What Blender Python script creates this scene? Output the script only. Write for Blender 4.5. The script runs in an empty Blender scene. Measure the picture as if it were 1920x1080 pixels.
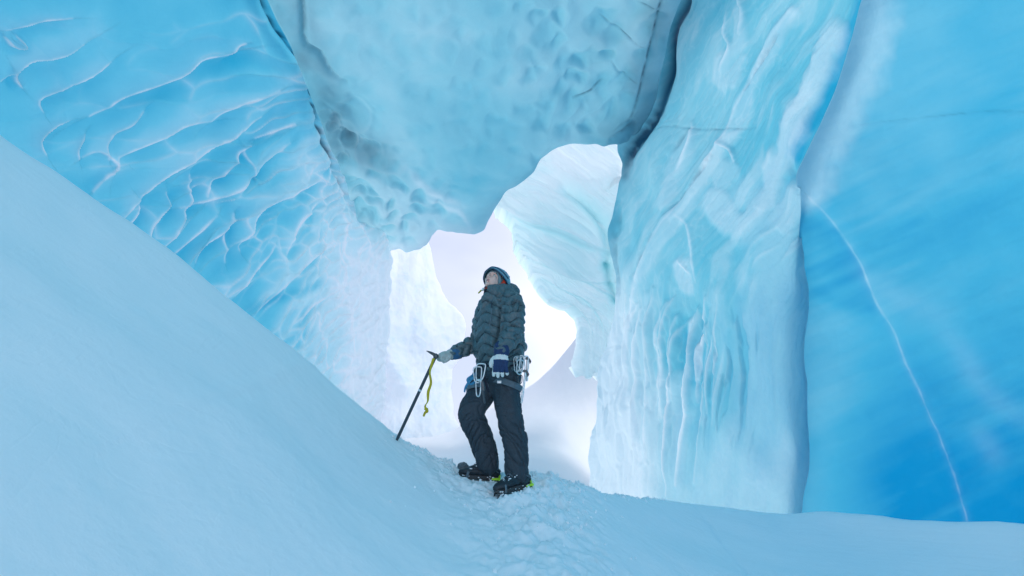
import bpy, bmesh, math, random
import numpy as np
from mathutils import Vector, Matrix, Euler

# ------------------------------------------------------------------ camera, sky, sun, exposure
S = bpy.context.scene
COL = S.collection
FPX = 960.0                      # focal length in photo pixels (18 mm lens)
PITCH = math.radians(15)
CAMZ = 0.49
cam_d = bpy.data.cameras.new('camera'); cam_d.lens = 18; cam_d.sensor_width = 36
cam_d.clip_start = 0.05; cam_d.clip_end = 4000
cam = bpy.data.objects.new('camera', cam_d); COL.objects.link(cam)
cam.location = (0, 0, CAMZ); cam.rotation_euler = (math.radians(90) + PITCH, 0, 0)
S.camera = cam

SUN_EL, SUN_AZ = math.radians(48), math.radians(104)      # azimuth clockwise from +Y
sun_d = bpy.data.lights.new('sun', 'SUN'); sun_d.energy = .9; sun_d.angle = math.radians(25)
sun_d.color = (1.0, 0.95, 0.88)
sun = bpy.data.objects.new('sun', sun_d); COL.objects.link(sun)
sdir = Vector((math.sin(SUN_AZ) * math.cos(SUN_EL), math.cos(SUN_AZ) * math.cos(SUN_EL), math.sin(SUN_EL)))
sun.rotation_euler = sdir.to_track_quat('Z', 'Y').to_euler()
sun.location = sdir * 60

W = bpy.data.worlds.new('World'); S.world = W; W.use_nodes = True
nt = W.node_tree; N = nt.nodes; L = nt.links; N.clear()
o = N.new('ShaderNodeOutputWorld'); bg = N.new('ShaderNodeBackground'); L.new(bg.outputs[0], o.inputs[0])
sky = N.new('ShaderNodeTexSky'); sky.sky_type = 'NISHITA'; sky.sun_disc = False
sky.sun_elevation = SUN_EL; sky.sun_rotation = SUN_AZ; sky.altitude = 2000
mx = N.new('ShaderNodeMix'); mx.data_type = 'RGBA'
tc = N.new('ShaderNodeTexCoord'); mp = N.new('ShaderNodeMapping'); mp.inputs['Scale'].default_value = (1, 1, 2.2)
L.new(tc.outputs['Generated'], mp.inputs[0])
nz = N.new('ShaderNodeTexNoise'); nz.inputs['Scale'].default_value = 1.6; nz.inputs['Detail'].default_value = 4
L.new(mp.outputs[0], nz.inputs['Vector'])
sx_ = N.new('ShaderNodeSeparateXYZ'); L.new(tc.outputs['Generated'], sx_.inputs[0])
mr = N.new('ShaderNodeMapRange'); mr.interpolation_type = 'SMOOTHSTEP'; L.new(sx_.outputs['X'], mr.inputs[0]); mr.inputs[1].default_value = -.15; mr.inputs[2].default_value = .30
mr.inputs[3].default_value = -.16; mr.inputs[4].default_value = .16
ns = N.new('ShaderNodeMath'); ns.operation = 'MULTIPLY_ADD'; L.new(nz.outputs['Fac'], ns.inputs[0]); ns.inputs[1].default_value = .45; ns.inputs[2].default_value = .275
ad = N.new('ShaderNodeMath'); L.new(ns.outputs[0], ad.inputs[0]); L.new(mr.outputs[0], ad.inputs[1])
cr = N.new('ShaderNodeValToRGB'); L.new(ad.outputs[0], cr.inputs[0])
cr.color_ramp.elements[0].position = .38; cr.color_ramp.elements[0].color = (5.1, 5.6, 7.4, 1)
cr.color_ramp.elements[1].position = .62; cr.color_ramp.elements[1].color = (8.9, 9.0, 9.6, 1)
mx.inputs[0].default_value = .88                      # cloud cover over the blue
L.new(sky.outputs[0], mx.inputs[6]); L.new(cr.outputs[0], mx.inputs[7])
L.new(mx.outputs[2], bg.inputs[0]); bg.inputs[1].default_value = 0.11

S.view_settings.view_transform = 'Standard'; S.view_settings.look = 'None'
S.view_settings.gamma = 1; S.view_settings.use_curve_mapping = False
S.view_settings.exposure = 0.40
S.render.engine = 'CYCLES'
S.cycles.max_bounces = 8; S.cycles.diffuse_bounces = 6; S.cycles.transmission_bounces = 6
S.cycles.caustics_reflective = False; S.cycles.caustics_refractive = False
S.cycles.use_denoising = True

# ------------------------------------------------------------------ numeric helpers
CP, SP = math.cos(PITCH), math.sin(PITCH)
def rays(px, py):
    a = (np.asarray(px, float) - 960) / FPX; b = (540 - np.asarray(py, float)) / FPX
    return np.stack([a, CP - SP * b, SP + CP * b], -1)
def at(px, py, Y):
    """world point seen at a photo pixel, Y metres in front of the camera along the ground"""
    d = rays(px, py); return np.array([0, 0, CAMZ]) + d * (np.asarray(Y, float) / d[..., 1])[..., None]
def atv(px, py, Y): return Vector(at(px, py, Y))
def proj(P):
    q = P - np.array([0, 0, CAMZ]); z = q[..., 1] * CP + q[..., 2] * SP; y = -q[..., 1] * SP + q[..., 2] * CP
    z = np.maximum(z, .05)
    return 960 + FPX * q[..., 0] / z, 540 - FPX * y / z
def solveY(px, py, kind, val):
    d = rays(px, py)
    if kind == 'y': return val
    if kind == 'x': return val / d[0] * d[1]
    if kind == 'z': return (val - CAMZ) / d[2] * d[1]
def hsh(ix, iy, s):
    h = (ix.astype(np.int64) * 374761393 + iy.astype(np.int64) * 668265263 + s * 982451653) & 0xffffffff
    h = ((h ^ (h >> 13)) * 1274126177) & 0xffffffff
    h = ((h ^ (h >> 16)) * 2246822519) & 0xffffffff
    return ((h ^ (h >> 15)) & 0xffffff) / float(0x1000000)
def perlin(x, y, s=0):
    ix = np.floor(x); iy = np.floor(y); fx = x - ix; fy = y - iy
    u = fx * fx * fx * (fx * (fx * 6 - 15) + 10); v = fy * fy * fy * (fy * (fy * 6 - 15) + 10)
    def g(dx, dy):
        a = hsh(ix + dx, iy + dy, s) * 2 * math.pi
        return np.cos(a) * (fx - dx) + np.sin(a) * (fy - dy)
    a = g(0, 0) * (1 - u) + g(1, 0) * u; b = g(0, 1) * (1 - u) + g(1, 1) * u
    return (a * (1 - v) + b * v) * 1.5
def fbm(x, y, s=0, o=4, g=.5):
    r = 0; a = 1.0
    for k in range(o):
        r = r + a * perlin(x, y, s + 17 * k); x = x * 2.03 + 3.1; y = y * 2.03 + 1.7; a *= g
    return r
def worley(x, y, s=0, j=.9):
    ix = np.floor(x); iy = np.floor(y)
    f1 = np.full(x.shape, 9.0); f2 = np.full(x.shape, 9.0); cid = np.zeros(x.shape)
    for dx in (-1, 0, 1):
        for dy in (-1, 0, 1):
            cx = ix + dx; cy = iy + dy
            px = cx + .5 + (hsh(cx, cy, s) - .5) * j; py = cy + .5 + (hsh(cx, cy, s + 7) - .5) * j
            d = (px - x) ** 2 + (py - y) ** 2
            n = d < f1
            f2 = np.where(n, f1, np.minimum(f2, d)); cid = np.where(n, hsh(cx, cy, s + 13), cid); f1 = np.where(n, d, f1)
    return np.sqrt(f1), np.sqrt(f2), cid
def dimple(x, y, s=0, k=9., j=.8):
    """soft melt bowls: 1 in the middle of each, 0 on the rounded rims; and a random number per bowl"""
    ix = np.floor(x); iy = np.floor(y); acc = np.zeros(x.shape); cc = np.zeros(x.shape)
    for dx in (-1, 0, 1):
        for dy in (-1, 0, 1):
            cx = ix + dx; cy = iy + dy; r = hsh(cx, cy, s + 13)
            px = cx + .5 + (hsh(cx, cy, s) - .5) * j; py = cy + .5 + (hsh(cx, cy, s + 7) - .5) * j
            w = np.exp(-k * np.sqrt((px - x) ** 2 + (py - y) ** 2 + .03) * (.85 + .35 * r)); acc += w; cc += w * r
    d = -np.log(acc) / k
    return sst(.56, .06, d) , cc / acc
def sm1(a, k):
    w = np.exp(-np.linspace(-2, 2, 2 * k + 1) ** 2); w /= w.sum(); return np.convolve(np.pad(a, k, 'edge'), w, 'valid')
def sst(a, b, x):
    t = np.clip((x - a) / (b - a), 0, 1); return t * t * (3 - 2 * t)
def tps(ctrl):
    """smooth surface 1/depth(px,py) through control points"""
    P = np.array([[c[0] / 500., c[1] / 500.] for c in ctrl]); v = []
    for c in ctrl:
        Y = solveY(c[0], c[1], c[2], c[3]); v.append(1 / (Y / rays(c[0], c[1])[1]))
    v = np.array(v); n = len(P)
    r = np.linalg.norm(P[:, None] - P[None], axis=-1)
    K = np.where(r > 0, r * r * np.log(r + 1e-12), 0) + np.eye(n) * 2e-3
    A = np.zeros((n + 3, n + 3)); A[:n, :n] = K; A[:n, n] = 1; A[:n, n + 1:] = P; A[n, :n] = 1; A[n + 1:, :n] = P.T
    w = np.linalg.solve(A, np.concatenate([v, [0, 0, 0]]))
    def f(px, py):
        x = px / 500.; y = py / 500.; o = w[n] + w[n + 1] * x + w[n + 2] * y
        for k in range(n):
            q = (x - P[k, 0]) ** 2 + (y - P[k, 1]) ** 2
            o = o + w[k] * .5 * q * np.log(q + 1e-12)
        return 1 / np.maximum(o, .012)
    return f
def resample(pl, n):
    p = np.array(pl, float)
    # smooth corners a little with Catmull-Rom before resampling by length
    q = []
    for i in range(len(p) - 1):
        p0 = p[max(i - 1, 0)]; p1 = p[i]; p2 = p[i + 1]; p3 = p[min(i + 2, len(p) - 1)]
        for t in np.linspace(0, 1, 12, endpoint=False):
            q.append(.5 * (2 * p1 + (p2 - p0) * t + (2 * p0 - 5 * p1 + 4 * p2 - p3) * t * t + (3 * p1 - p0 - 3 * p2 + p3) * t ** 3))
    q.append(p[-1]); q = np.array(q)
    d = np.concatenate([[0], np.cumsum(np.linalg.norm(np.diff(q, axis=0), axis=1))]); s = np.linspace(0, d[-1], n)
    return np.stack([np.interp(s, d, q[:, k]) for k in range(q.shape[1])], -1)
def coons(left, right, top, bottom, nu, nv):
    Lf = resample(left, nv); R = resample(right, nv); T = resample(top, nu); B = resample(bottom, nu)
    u = np.linspace(0, 1, nu)[None, :, None]; v = np.linspace(0, 1, nv)[:, None, None]
    T = T + 0; B = B + 0
    c = (1 - v) * T[None] + v * B[None] + (1 - u) * Lf[:, None] + u * R[:, None] \
        - ((1 - u) * (1 - v) * T[0] + u * (1 - v) * T[-1] + (1 - u) * v * B[0] + u * v * B[-1])
    return c[..., 0], c[..., 1]
def grid_normals(P):
    du = np.gradient(P, axis=1); dv = np.gradient(P, axis=0); n = np.cross(du, dv)
    n /= np.linalg.norm(n, axis=-1, keepdims=True) + 1e-12
    v = np.array([0, 0, CAMZ]) - P                       # face the inside of the cave
    sgn = np.sign((n * v).sum(-1)); m = np.sign(np.median(sgn)) or 1
    return n * m
def segdist(px, py, pl, full=False):
    """distance in pixels to a polyline, signed side, and position along it 0..1"""
    shp = px.shape; best = np.full(shp, 1e5); side = np.zeros(shp); tt = np.zeros(shp)
    q = np.array(pl, float); m = 110 if not full else 1e5
    msk = (px > q[:, 0].min() - m) & (px < q[:, 0].max() + m) & (py > q[:, 1].min() - m) & (py < q[:, 1].max() + m)
    x = px[msk]; y = py[msk]
    pl = resample(pl, len(pl) * 3); n = len(pl) - 1
    b = np.full(x.shape, 1e9); sd = np.zeros(x.shape); t_ = np.zeros(x.shape)
    for i in range(n):
        ax, ay = pl[i]; bx, by = pl[i + 1]; dx, dy = bx - ax, by - ay; l2 = dx * dx + dy * dy + 1e-9
        t = np.clip(((x - ax) * dx + (y - ay) * dy) / l2, 0, 1)
        ex = x - ax - t * dx; ey = y - ay - t * dy; d = ex * ex + ey * ey
        k = d < b; b[k] = d[k]; sd[k] = np.sign(dx * (y - ay) - dy * (x - ax))[k]; t_[k] = ((i + t) / n)[k]
    best[msk] = np.sqrt(b); side[msk] = sd; tt[msk] = t_
    return best, side, tt
def mesh_from_grid(name, P, mat, attr=None, parent=None, closed_u=False):
    nv, nu = P.shape[:2]; V = P.reshape(-1, 3)
    i = np.arange(nv * nu).reshape(nv, nu)
    if closed_u: i = np.concatenate([i, i[:, :1]], 1)
    F = np.stack([i[:-1, :-1], i[:-1, 1:], i[1:, 1:], i[1:, :-1]], -1).reshape(-1, 4)
    me = bpy.data.meshes.new(name)
    me.vertices.add(len(V)); me.vertices.foreach_set('co', V.astype(np.float32).ravel())
    me.loops.add(F.size); me.loops.foreach_set('vertex_index', F.astype(np.int32).ravel())
    me.polygons.add(len(F)); me.polygons.foreach_set('loop_start', np.arange(0, F.size, 4, dtype=np.int32))
    me.polygons.foreach_set('use_smooth', np.ones(len(F), bool))
    me.update(calc_edges=True)
    if attr is not None:
        a = me.color_attributes.new('ice', 'FLOAT_COLOR', 'POINT')
        c = np.ones((len(V), 4), np.float32); c[:, :3] = np.clip(attr.reshape(-1, 3), 0, 1); a.data.foreach_set('color', c.ravel())
    me.materials.append(mat)
    ob = bpy.data.objects.new(name, me); COL.objects.link(ob)
    if parent: ob.parent = parent
    return ob
def tag(ob, label=None, cat=None, group=None, kind=None):
    if label: ob['label'] = label
    if cat: ob['category'] = cat
    if group: ob['group'] = group
    if kind: ob['kind'] = kind
    return ob
def back(P, A, sides, ks=(.3, 1, 2.2, 3.8, 5.5), d=(0, -1, 0)):
    """carry a wall or the roof on past the camera, unseen, to block and tint skylight"""
    d = np.array(d, float)
    for s_ in sides:
        if s_ == 'top': P = np.concatenate([np.stack([P[0] + d * k for k in ks[::-1]]), P], 0); A = np.concatenate([np.repeat(A[:1], len(ks), 0), A], 0)
        if s_ == 'left': P = np.concatenate([np.stack([P[:, 0] + d * k for k in ks[::-1]], 1), P], 1); A = np.concatenate([np.repeat(A[:, :1], len(ks), 1), A], 1)
        if s_ == 'right': P = np.concatenate([P, np.stack([P[:, -1] + d * k for k in ks], 1)], 1); A = np.concatenate([A, np.repeat(A[:, -1:], len(ks), 1)], 1)
    return P, A
def roll(P, A, side, d, r=.08, n=6, far=1.2):
    """thickness: continue a border of a patch in a rounded edge that turns away along d"""
    d = np.array(d, float); d /= np.linalg.norm(d)
    if side == 'bottom': e = P[-1]; t = P[-1] - P[-4]; a = A[-1]
    if side == 'top': e = P[0]; t = P[0] - P[3]; a = A[0]
    if side == 'left': e = P[:, 0]; t = P[:, 0] - P[:, 3]; a = A[:, 0]
    if side == 'right': e = P[:, -1]; t = P[:, -1] - P[:, -4]; a = A[:, -1]
    t = np.stack([sm1(t[:, k], 14) for k in range(3)], -1); t = t / (np.linalg.norm(t, axis=-1, keepdims=True) + 1e-9)
    rows = []; att = []
    for k in range(1, n + 1):
        th = math.pi / 2 * k / n
        rows.append(e + r * (math.sin(th) * t + (1 - math.cos(th)) * d)); att.append(a)
    for k in (.25, .6, 1.0):
        rows.append(rows[n - 1] + d * far * k - t * far * .15 * k); att.append(a)
    R = np.array(rows); B = np.array(att)
    if side == 'bottom': return np.concatenate([P, R], 0), np.concatenate([A, B], 0)
    if side == 'top': return np.concatenate([R[::-1], P], 0), np.concatenate([B[::-1], A], 0)
    R = R.transpose(1, 0, 2); B = B.transpose(1, 0, 2)
    if side == 'right': return np.concatenate([P, R], 1), np.concatenate([A, B], 1)
    return np.concatenate([R[:, ::-1], P], 1), np.concatenate([B[:, ::-1], A], 1)

# ------------------------------------------------------------------ materials
def mat_new(name):
    m = bpy.data.materials.new(name); m.use_nodes = True; m.node_tree.nodes.clear()
    return m, m.node_tree.nodes, m.node_tree.links
def mixc(N, L, f, a, b):
    m = N.new('ShaderNodeMix'); m.data_type = 'RGBA'
    for s, i in ((f, 0), (a, 6), (b, 7)):
        if isinstance(s, (int, float)): m.inputs[i].default_value = s
        elif isinstance(s, tuple): m.inputs[i].default_value = s + (1,) if len(s) == 3 else s
        else: L.new(s, m.inputs[i])
    return m.outputs[2]
def ice_material(name, deep, mid, pale, frost, dirt_shade, trans=.45, bump=.25, scale=1.0, rough=.38):
    """translucent glacier ice; attribute 'ice' = frost cover, bubble paleness with painted light (0 deep .. 1 pale), grit and painted shade"""
    m, N, L = mat_new(name)
    out = N.new('ShaderNodeOutputMaterial'); pr = N.new('ShaderNodeBsdfPrincipled'); tr = N.new('ShaderNodeBsdfTranslucent')
    ms = N.new('ShaderNodeMixShader'); at_ = N.new('ShaderNodeAttribute'); at_.attribute_name = 'ice'
    sp = N.new('ShaderNodeSeparateColor'); L.new(at_.outputs['Color'], sp.inputs[0])
    tc = N.new('ShaderNodeTexCoord')
    n1 = N.new('ShaderNodeTexNoise'); n1.inputs['Scale'].default_value = .9 * scale; n1.inputs['Detail'].default_value = 6; n1.inputs['Roughness'].default_value = .6
    L.new(tc.outputs['Object'], n1.inputs['Vector'])
    n2 = N.new('ShaderNodeTexNoise'); n2.inputs['Scale'].default_value = 14 * scale; n2.inputs['Detail'].default_value = 6; n2.inputs['Roughness'].default_value = .65
    L.new(tc.outputs['Object'], n2.inputs['Vector'])
    # paleness wobbles with the natural variation of bubbles in the ice
    mm = N.new('ShaderNodeMath'); mm.operation = 'MULTIPLY_ADD'; L.new(n1.outputs['Fac'], mm.inputs[0]); mm.inputs[1].default_value = .55; mm.inputs[2].default_value = -.275
    ad = N.new('ShaderNodeMath'); ad.operation = 'ADD'; ad.use_clamp = True; L.new(mm.outputs[0], ad.inputs[0]); L.new(sp.outputs[1], ad.inputs[1])
    rp = N.new('ShaderNodeValToRGB'); L.new(ad.outputs[0], rp.inputs[0])
    e = rp.color_ramp.elements; e[0].color = deep + (1,); e[1].color = pale + (1,); x = e.new(.5); x.color = mid + (1,)
    fr = N.new('ShaderNodeMath'); fr.operation = 'MULTIPLY_ADD'; L.new(n2.outputs['Fac'], fr.inputs[0]); fr.inputs[1].default_value = .5; fr.inputs[2].default_value = .75
    fm = N.new('ShaderNodeMath'); fm.operation = 'MULTIPLY'; fm.use_clamp = True; L.new(fr.outputs[0], fm.inputs[0]); L.new(sp.outputs[0], fm.inputs[1])
    c = mixc(N, L, fm.outputs[0], rp.outputs[0], frost); c = mixc(N, L, sp.outputs[2], c, dirt_shade)
    L.new(c, pr.inputs['Base Color']); L.new(c, tr.inputs['Color'])
    rr = N.new('ShaderNodeMapRange'); L.new(fm.outputs[0], rr.inputs[0]); rr.inputs[3].default_value = rough; rr.inputs[4].default_value = .85
    L.new(rr.outputs[0], pr.inputs['Roughness']); pr.inputs['IOR'].default_value = 1.31
    b = N.new('ShaderNodeBump'); b.inputs['Strength'].default_value = bump; b.inputs['Distance'].default_value = .03
    L.new(n2.outputs['Fac'], b.inputs['Height']); L.new(b.outputs[0], pr.inputs['Normal']); L.new(b.outputs[0], tr.inputs['Normal'])
    # grit and painted shade block the light that comes through the ice
    tf = N.new('ShaderNodeMath'); tf.operation = 'MULTIPLY_ADD'; L.new(sp.outputs[2], tf.inputs[0]); tf.inputs[1].default_value = -trans * .8; tf.inputs[2].default_value = trans
    L.new(tf.outputs[0], ms.inputs[0]); L.new(pr.outputs[0], ms.inputs[1]); L.new(tr.outputs[0], ms.inputs[2]); L.new(ms.outputs[0], out.inputs[0])
    return m
FROST = (.62, .80, .90)
M_WALL = ice_material('scalloped_ice', (.035, .48, .68), (.16, .66, .80), (.50, .85, .91), (.88, .96, .98), (.02, .10, .17), trans=.66)
M_WALLR = ice_material('streaked_ice', (.02, .37, .58), (.14, .53, .66), (.38, .67, .74), (.74, .86, .91), (.015, .08, .14), trans=.55)
M_ROOF = ice_material('roof_ice', (.12, .47, .60), (.24, .57, .67), (.42, .67, .74), (.62, .78, .84), (.06, .13, .18), trans=.60, bump=.12)
M_BLUE = ice_material('dense_blue_ice', (.004, .28, .55), (.065, .44, .64), (.20, .56, .70), (.70, .84, .90), (.02, .12, .22), trans=.55, bump=.05, scale=.6)
M_AQUA = ice_material('aqua_ice', (.16, .60, .66), (.62, .90, .92), (.84, .96, .97), (.90, .96, .97), (.05, .22, .28), trans=.62, bump=.12)
M_WHITE = ice_material('white_ice', (.55, .78, .90), (.80, .90, .95), (.90, .94, .97), (.93, .95, .97), (.3, .5, .65), trans=.45, bump=.3)

def snow_material(name, colr, colb, bump=.3, sc=1.0):
    m, N, L = mat_new(name)
    out = N.new('ShaderNodeOutputMaterial'); pr = N.new('ShaderNodeBsdfPrincipled'); tc = N.new('ShaderNodeTexCoord')
    n1 = N.new('ShaderNodeTexNoise'); n1.inputs['Scale'].default_value = 1.3 * sc; n1.inputs['Detail'].default_value = 5; L.new(tc.outputs['Object'], n1.inputs[0])
    n2 = N.new('ShaderNodeTexNoise'); n2.inputs['Scale'].default_value = 26 * sc; n2.inputs['Detail'].default_value = 8; n2.inputs['Roughness'].default_value = .75; L.new(tc.outputs['Object'], n2.inputs[0])
    c = mixc(N, L, n1.outputs['Fac'], colr, colb); L.new(c, pr.inputs['Base Color'])
    pr.inputs['Roughness'].default_value = .8; pr.inputs['Specular IOR Level'].default_value = .25
    pr.inputs['Subsurface Weight'].default_value = .0
    n3 = N.new('ShaderNodeTexNoise'); n3.inputs['Scale'].default_value = 1.7 * sc; n3.inputs['Detail'].default_value = 7; n3.inputs['Distortion'].default_value = .6; L.new(tc.outputs['Object'], n3.inputs[0])
    ab = N.new('ShaderNodeMath'); ab.operation = 'SUBTRACT'; L.new(n3.outputs['Fac'], ab.inputs[0]); ab.inputs[1].default_value = .5
    a2 = N.new('ShaderNodeMath'); a2.operation = 'ABSOLUTE'; L.new(ab.outputs[0], a2.inputs[0])
    st = N.new('ShaderNodeMapRange'); L.new(a2.outputs[0], st.inputs[0]); st.inputs[1].default_value = 0; st.inputs[2].default_value = .02
    b0 = N.new('ShaderNodeBump'); b0.inputs['Strength'].default_value = .14; b0.inputs['Distance'].default_value = .006; L.new(st.outputs[0], b0.inputs['Height'])
    b = N.new('ShaderNodeBump'); b.inputs['Strength'].default_value = bump; b.inputs['Distance'].default_value = .014; L.new(b0.outputs[0], b.inputs['Normal'])
    L.new(n2.outputs['Fac'], b.inputs['Height']); L.new(b.outputs[0], pr.inputs['Normal']); L.new(pr.outputs[0], out.inputs[0])
    return m
M_SNOW = snow_material('wind_packed_snow', (.84, .90, .93), (.88, .93, .95))
M_FARSNOW = snow_material('far_snow', (.76, .77, .81), (.80, .80, .83), bump=.1)

# ------------------------------------------------------------------ snow underfoot (bank with a crest the climber stands on)
crest_px = [(-900, -330, 3.2), (-500, -95, 3.3), (-300, 42, 3.4), (0, 253, 3.6), (175, 373, 3.8), (370, 521, 4.0), (480, 601, 4.1), (600, 691, 4.2),
            (740, 803, 4.3), (800, 842, 4.32), (856, 876, 4.35), (925, 892, 4.4), (1000, 892, 4.42), (1070, 909, 4.6), (1150, 933, 5.0), (1300, 949, 5.6),
            (1500, 959, 5.8), (1700, 964, 5.1), (1920, 977, 4.25), (2300, 1010, 3.3), (2800, 1040, 2.4)]
cw = np.array([at(*c) for c in crest_px])
xs = np.concatenate([np.linspace(-9, -1.6, 190), np.linspace(-1.58, 1.8, 330), np.linspace(1.85, 9, 130)])
cs = resample(cw, 1500)
order = np.argsort(cs[:, 0]); YC = np.interp(xs, cs[order, 0], cs[order, 1]); ZC = np.interp(xs, cs[order, 0], cs[order, 2])
YC = sm1(YC, 9); ZC = sm1(ZC, 5)
SN_K = .25
def snow_base(x, y):
    yc = np.interp(x, xs, YC); zc = np.interp(x, xs, ZC); v = y - yc
    near = SN_K * v; far = -.75 * v; w = .10
    h = -w * np.log(np.exp(-np.clip(near, -6, 6) / w) + np.exp(-np.clip(far, -6, 6) / w)) + w * math.log(2) * np.exp(-(v / .5) ** 2)
    return np.maximum(zc + h, -3.0 + 0 * zc)
def snow_lumps(x, y):
    yc = np.interp(x, xs, YC); v = y - yc
    # trodden snow: round the boots and down the track towards the camera
    tr = np.exp(-(((x - .12 - .09 * (4.3 - y)) / .42) ** 2)) * sst(-3.4, -.5, v) + .9 * np.exp(-((x + .25) / .55) ** 2 - ((v + .1) / .35) ** 2) \
        + .5 * np.exp(-((x - .5) / .6) ** 2 - (v / .3) ** 2)
    tr = np.clip(tr, 0, 1)
    f1, f2, c = worley(x * 7.5 + .3 * perlin(x * 5, y * 5, 3), y * 7.5, 5)
    f3, f4, c2 = worley(x * 17, y * 17, 9)
    lump = .045 * (c - .5) * sst(0, .25, f2 - f1) + .022 * (c2 - .5) * sst(0, .3, f4 - f3) + .03 * fbm(x * 5, y * 5, 21, 5, .6)
    soft = .055 * fbm(x * .55 + 4, y * .7, 31, 3) + .012 * np.abs(fbm(x * 1.3 + y * .9, y * .8 - x * .5, 35, 2)) + .003 * fbm(x * 3, y * 5 + x * 1, 33, 3, .5)
    wind = .002 * np.abs(perlin(x * 1.1 + y * .6, y * 2.2 - x * 1.6, 41)) + .002 * fbm(x * 14, y * 14, 43, 3)
    edge = np.exp(-(v / .1) ** 2) * .02 * fbm(x * 12, y * 12, 51, 4, .7) * sst(-1.3, -.7, x) * sst(1.9, 1.0, x)
    r = tr * lump + soft * (1 - .5 * tr) + wind + edge
    return r
FEET = [(-.245, 4.20, math.atan2(-.05, -1), .20, .085, .078, .08), (.012, 4.03, math.atan2(-.19, -.24), .20, .085, .012, -.12)]
def foot_press(x, y, z):
    """the snow is flattened under each boot and pushed up a little around it"""
    for fx, fy, a, l, w, zt, sl in FEET:
        u = (x - fx) * math.cos(a) + (y - fy) * math.sin(a); t = -(x - fx) * math.sin(a) + (y - fy) * math.cos(a)
        q = (u / l) ** 2 + (t / w) ** 2; k = np.exp(-q ** 2)
        z = z * (1 - k) + (zt + sl * u) * k + .012 * np.exp(-(np.sqrt(q) - 1.45) ** 2 * 9) * (1 + perlin(x * 20, y * 20, 77))
    return z
def snow_z(x, y):
    x = np.asarray(x, float); y = np.asarray(y, float)
    return foot_press(x, y, snow_base(x, y) + snow_lumps(x, y))
vs = np.concatenate([np.linspace(-9, -3.2, 60), np.linspace(-3.15, -.6, 190), np.linspace(-.59, .35, 130), np.linspace(.4, 6, 40)])
X = np.repeat(xs[None], len(vs), 0); Yg = YC[None] + vs[:, None]
Pg = np.stack([X, Yg, snow_z(X, Yg)], -1)
tag(mesh_from_grid('snow_bank', Pg, M_SNOW), 'smooth blue-shaded snow bank rising to the left with trodden snow on its crest', kind='structure')

# snow and glacier outside the cave, out to the horizon
gx = np.concatenate([-np.geomspace(2500, 10, 30), np.linspace(-9, 9, 20), np.geomspace(10, 2500, 30)])
gy = np.concatenate([-np.geomspace(2500, 6, 30), np.linspace(-5, 16, 20), np.geomspace(18, 2500, 34)])
GX, GY = np.meshgrid(gx, gy); rr = np.sqrt(GX ** 2 + (GY - 6) ** 2)
GZ = -3.3 + .5 * fbm(GX * .05, GY * .05, 61, 3) * sst(8, 40, rr) + 6 * fbm(GX * .004, GY * .004, 63, 3) * sst(200, 900, rr)
tag(mesh_from_grid('snow_ground', np.stack([GX, GY, GZ], -1), M_FARSNOW), kind='structure')

# ------------------------------------------------------------------ left ice wall, scalloped
px, py = coons([(-460, -470), (-460, 0), (-460, 540)],
               [(425, -470), (445, -360), (478, -180), (512, -20), (560, 90), (598, 175), (628, 240), (655, 310), (690, 392), (716, 440), (732, 486), (728, 560), (722, 640), (718, 720), (713, 800), (708, 920)],
               [(-460, -470), (0, -470), (425, -470)], [(-460, 540), (-300, 500), (0, 400), (330, 610), (560, 790), (708, 920)], 620, 560)
fz = tps([(0, 253, 'x', -5.6), (0, 0, 'x', -5.0), (0, 500, 'x', -5.9), (-500, 0, 'x', -5.9), (-600, 450, 'x', -6.6), (250, 0, 'x', -4.55), (500, 0, 'y', 6.35),
          (-500, -500, 'x', -4.4), (0, -500, 'x', -4.0), (380, -500, 'y', 3.2), (575, 170, 'y', 8.2), (625, 310, 'y', 10.2), (664, 400, 'y', 12.2), (300, 300, 'x', -4.95),
          (370, 521, 'x', -5.15), (600, 690, 'x', -4.3), (712, 800, 'y', 14.2), (722, 600, 'y', 14), (732, 490, 'y', 13.7), (550, 500, 'x', -4.5)])
d = rays(px, py); P = np.array([0, 0, CAMZ]) + d * fz(px, py)[..., None]
nrm = grid_normals(P)
wy, wz = P[..., 1], P[..., 2]
a = (wy + wz) * .707; b = (wz - wy) * .707                      # along / across the ripples
wa = a + .45 * fbm(a * .5, b * .5, 101, 3); wb = b + .35 * fbm(a * .45 + 9, b * .45, 103, 3)
dep = sst(6, 13, wy)
f1, f2, c1 = worley(wa * .30, wb * 1.15, 105)
g1, g2, c2 = worley(wa * .75 + 5, wb * 2.6, 107)
h1, h2, c3 = worley(wa * 1.5, wb * 3.7, 109)
rid1 = np.exp(-((f2 - f1) / .10)); rid2 = np.exp(-((g2 - g1) / .12)); rid3 = np.exp(-((h2 - h1) / .14))
low = sst(380, 620, py)                                           # finer, broken scallops low down near the mouth
w1 = 1 - .6 * dep; w2 = sst(4.5, 8, wy) * (1 - .5 * sst(9, 12, wy)); w3 = sst(8, 11.5, wy)
halo2 = np.exp(-(g2 - g1) / .22); halo3 = np.exp(-(h2 - h1) / .22); ln2 = np.exp(-(g2 - g1) / .045); ln3 = np.exp(-(h2 - h1) / .06)
H = -.10 * w1 * np.exp(-(f1 / .5) ** 2) * 1 - .11 * w2 * np.exp(-(g1 / .45) ** 2) - .05 * w3 * np.exp(-(h1 / .45) ** 2)
H *= .55; H += .015 * w1 * rid1 + .055 * w2 * halo2 + .045 * w3 * halo3 + .12 * fbm(wy * .35, wz * .35, 111, 3) * (1 - .5 * dep)
thin = np.clip(.35 + 1.4 * fbm(px * .012, py * .012, 115, 3), 0, 1)
frost = thin * (.08 * w1 * rid1 + .55 * w2 * ln2) + .75 * (.4 + thin) * w3 * ln3
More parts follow.
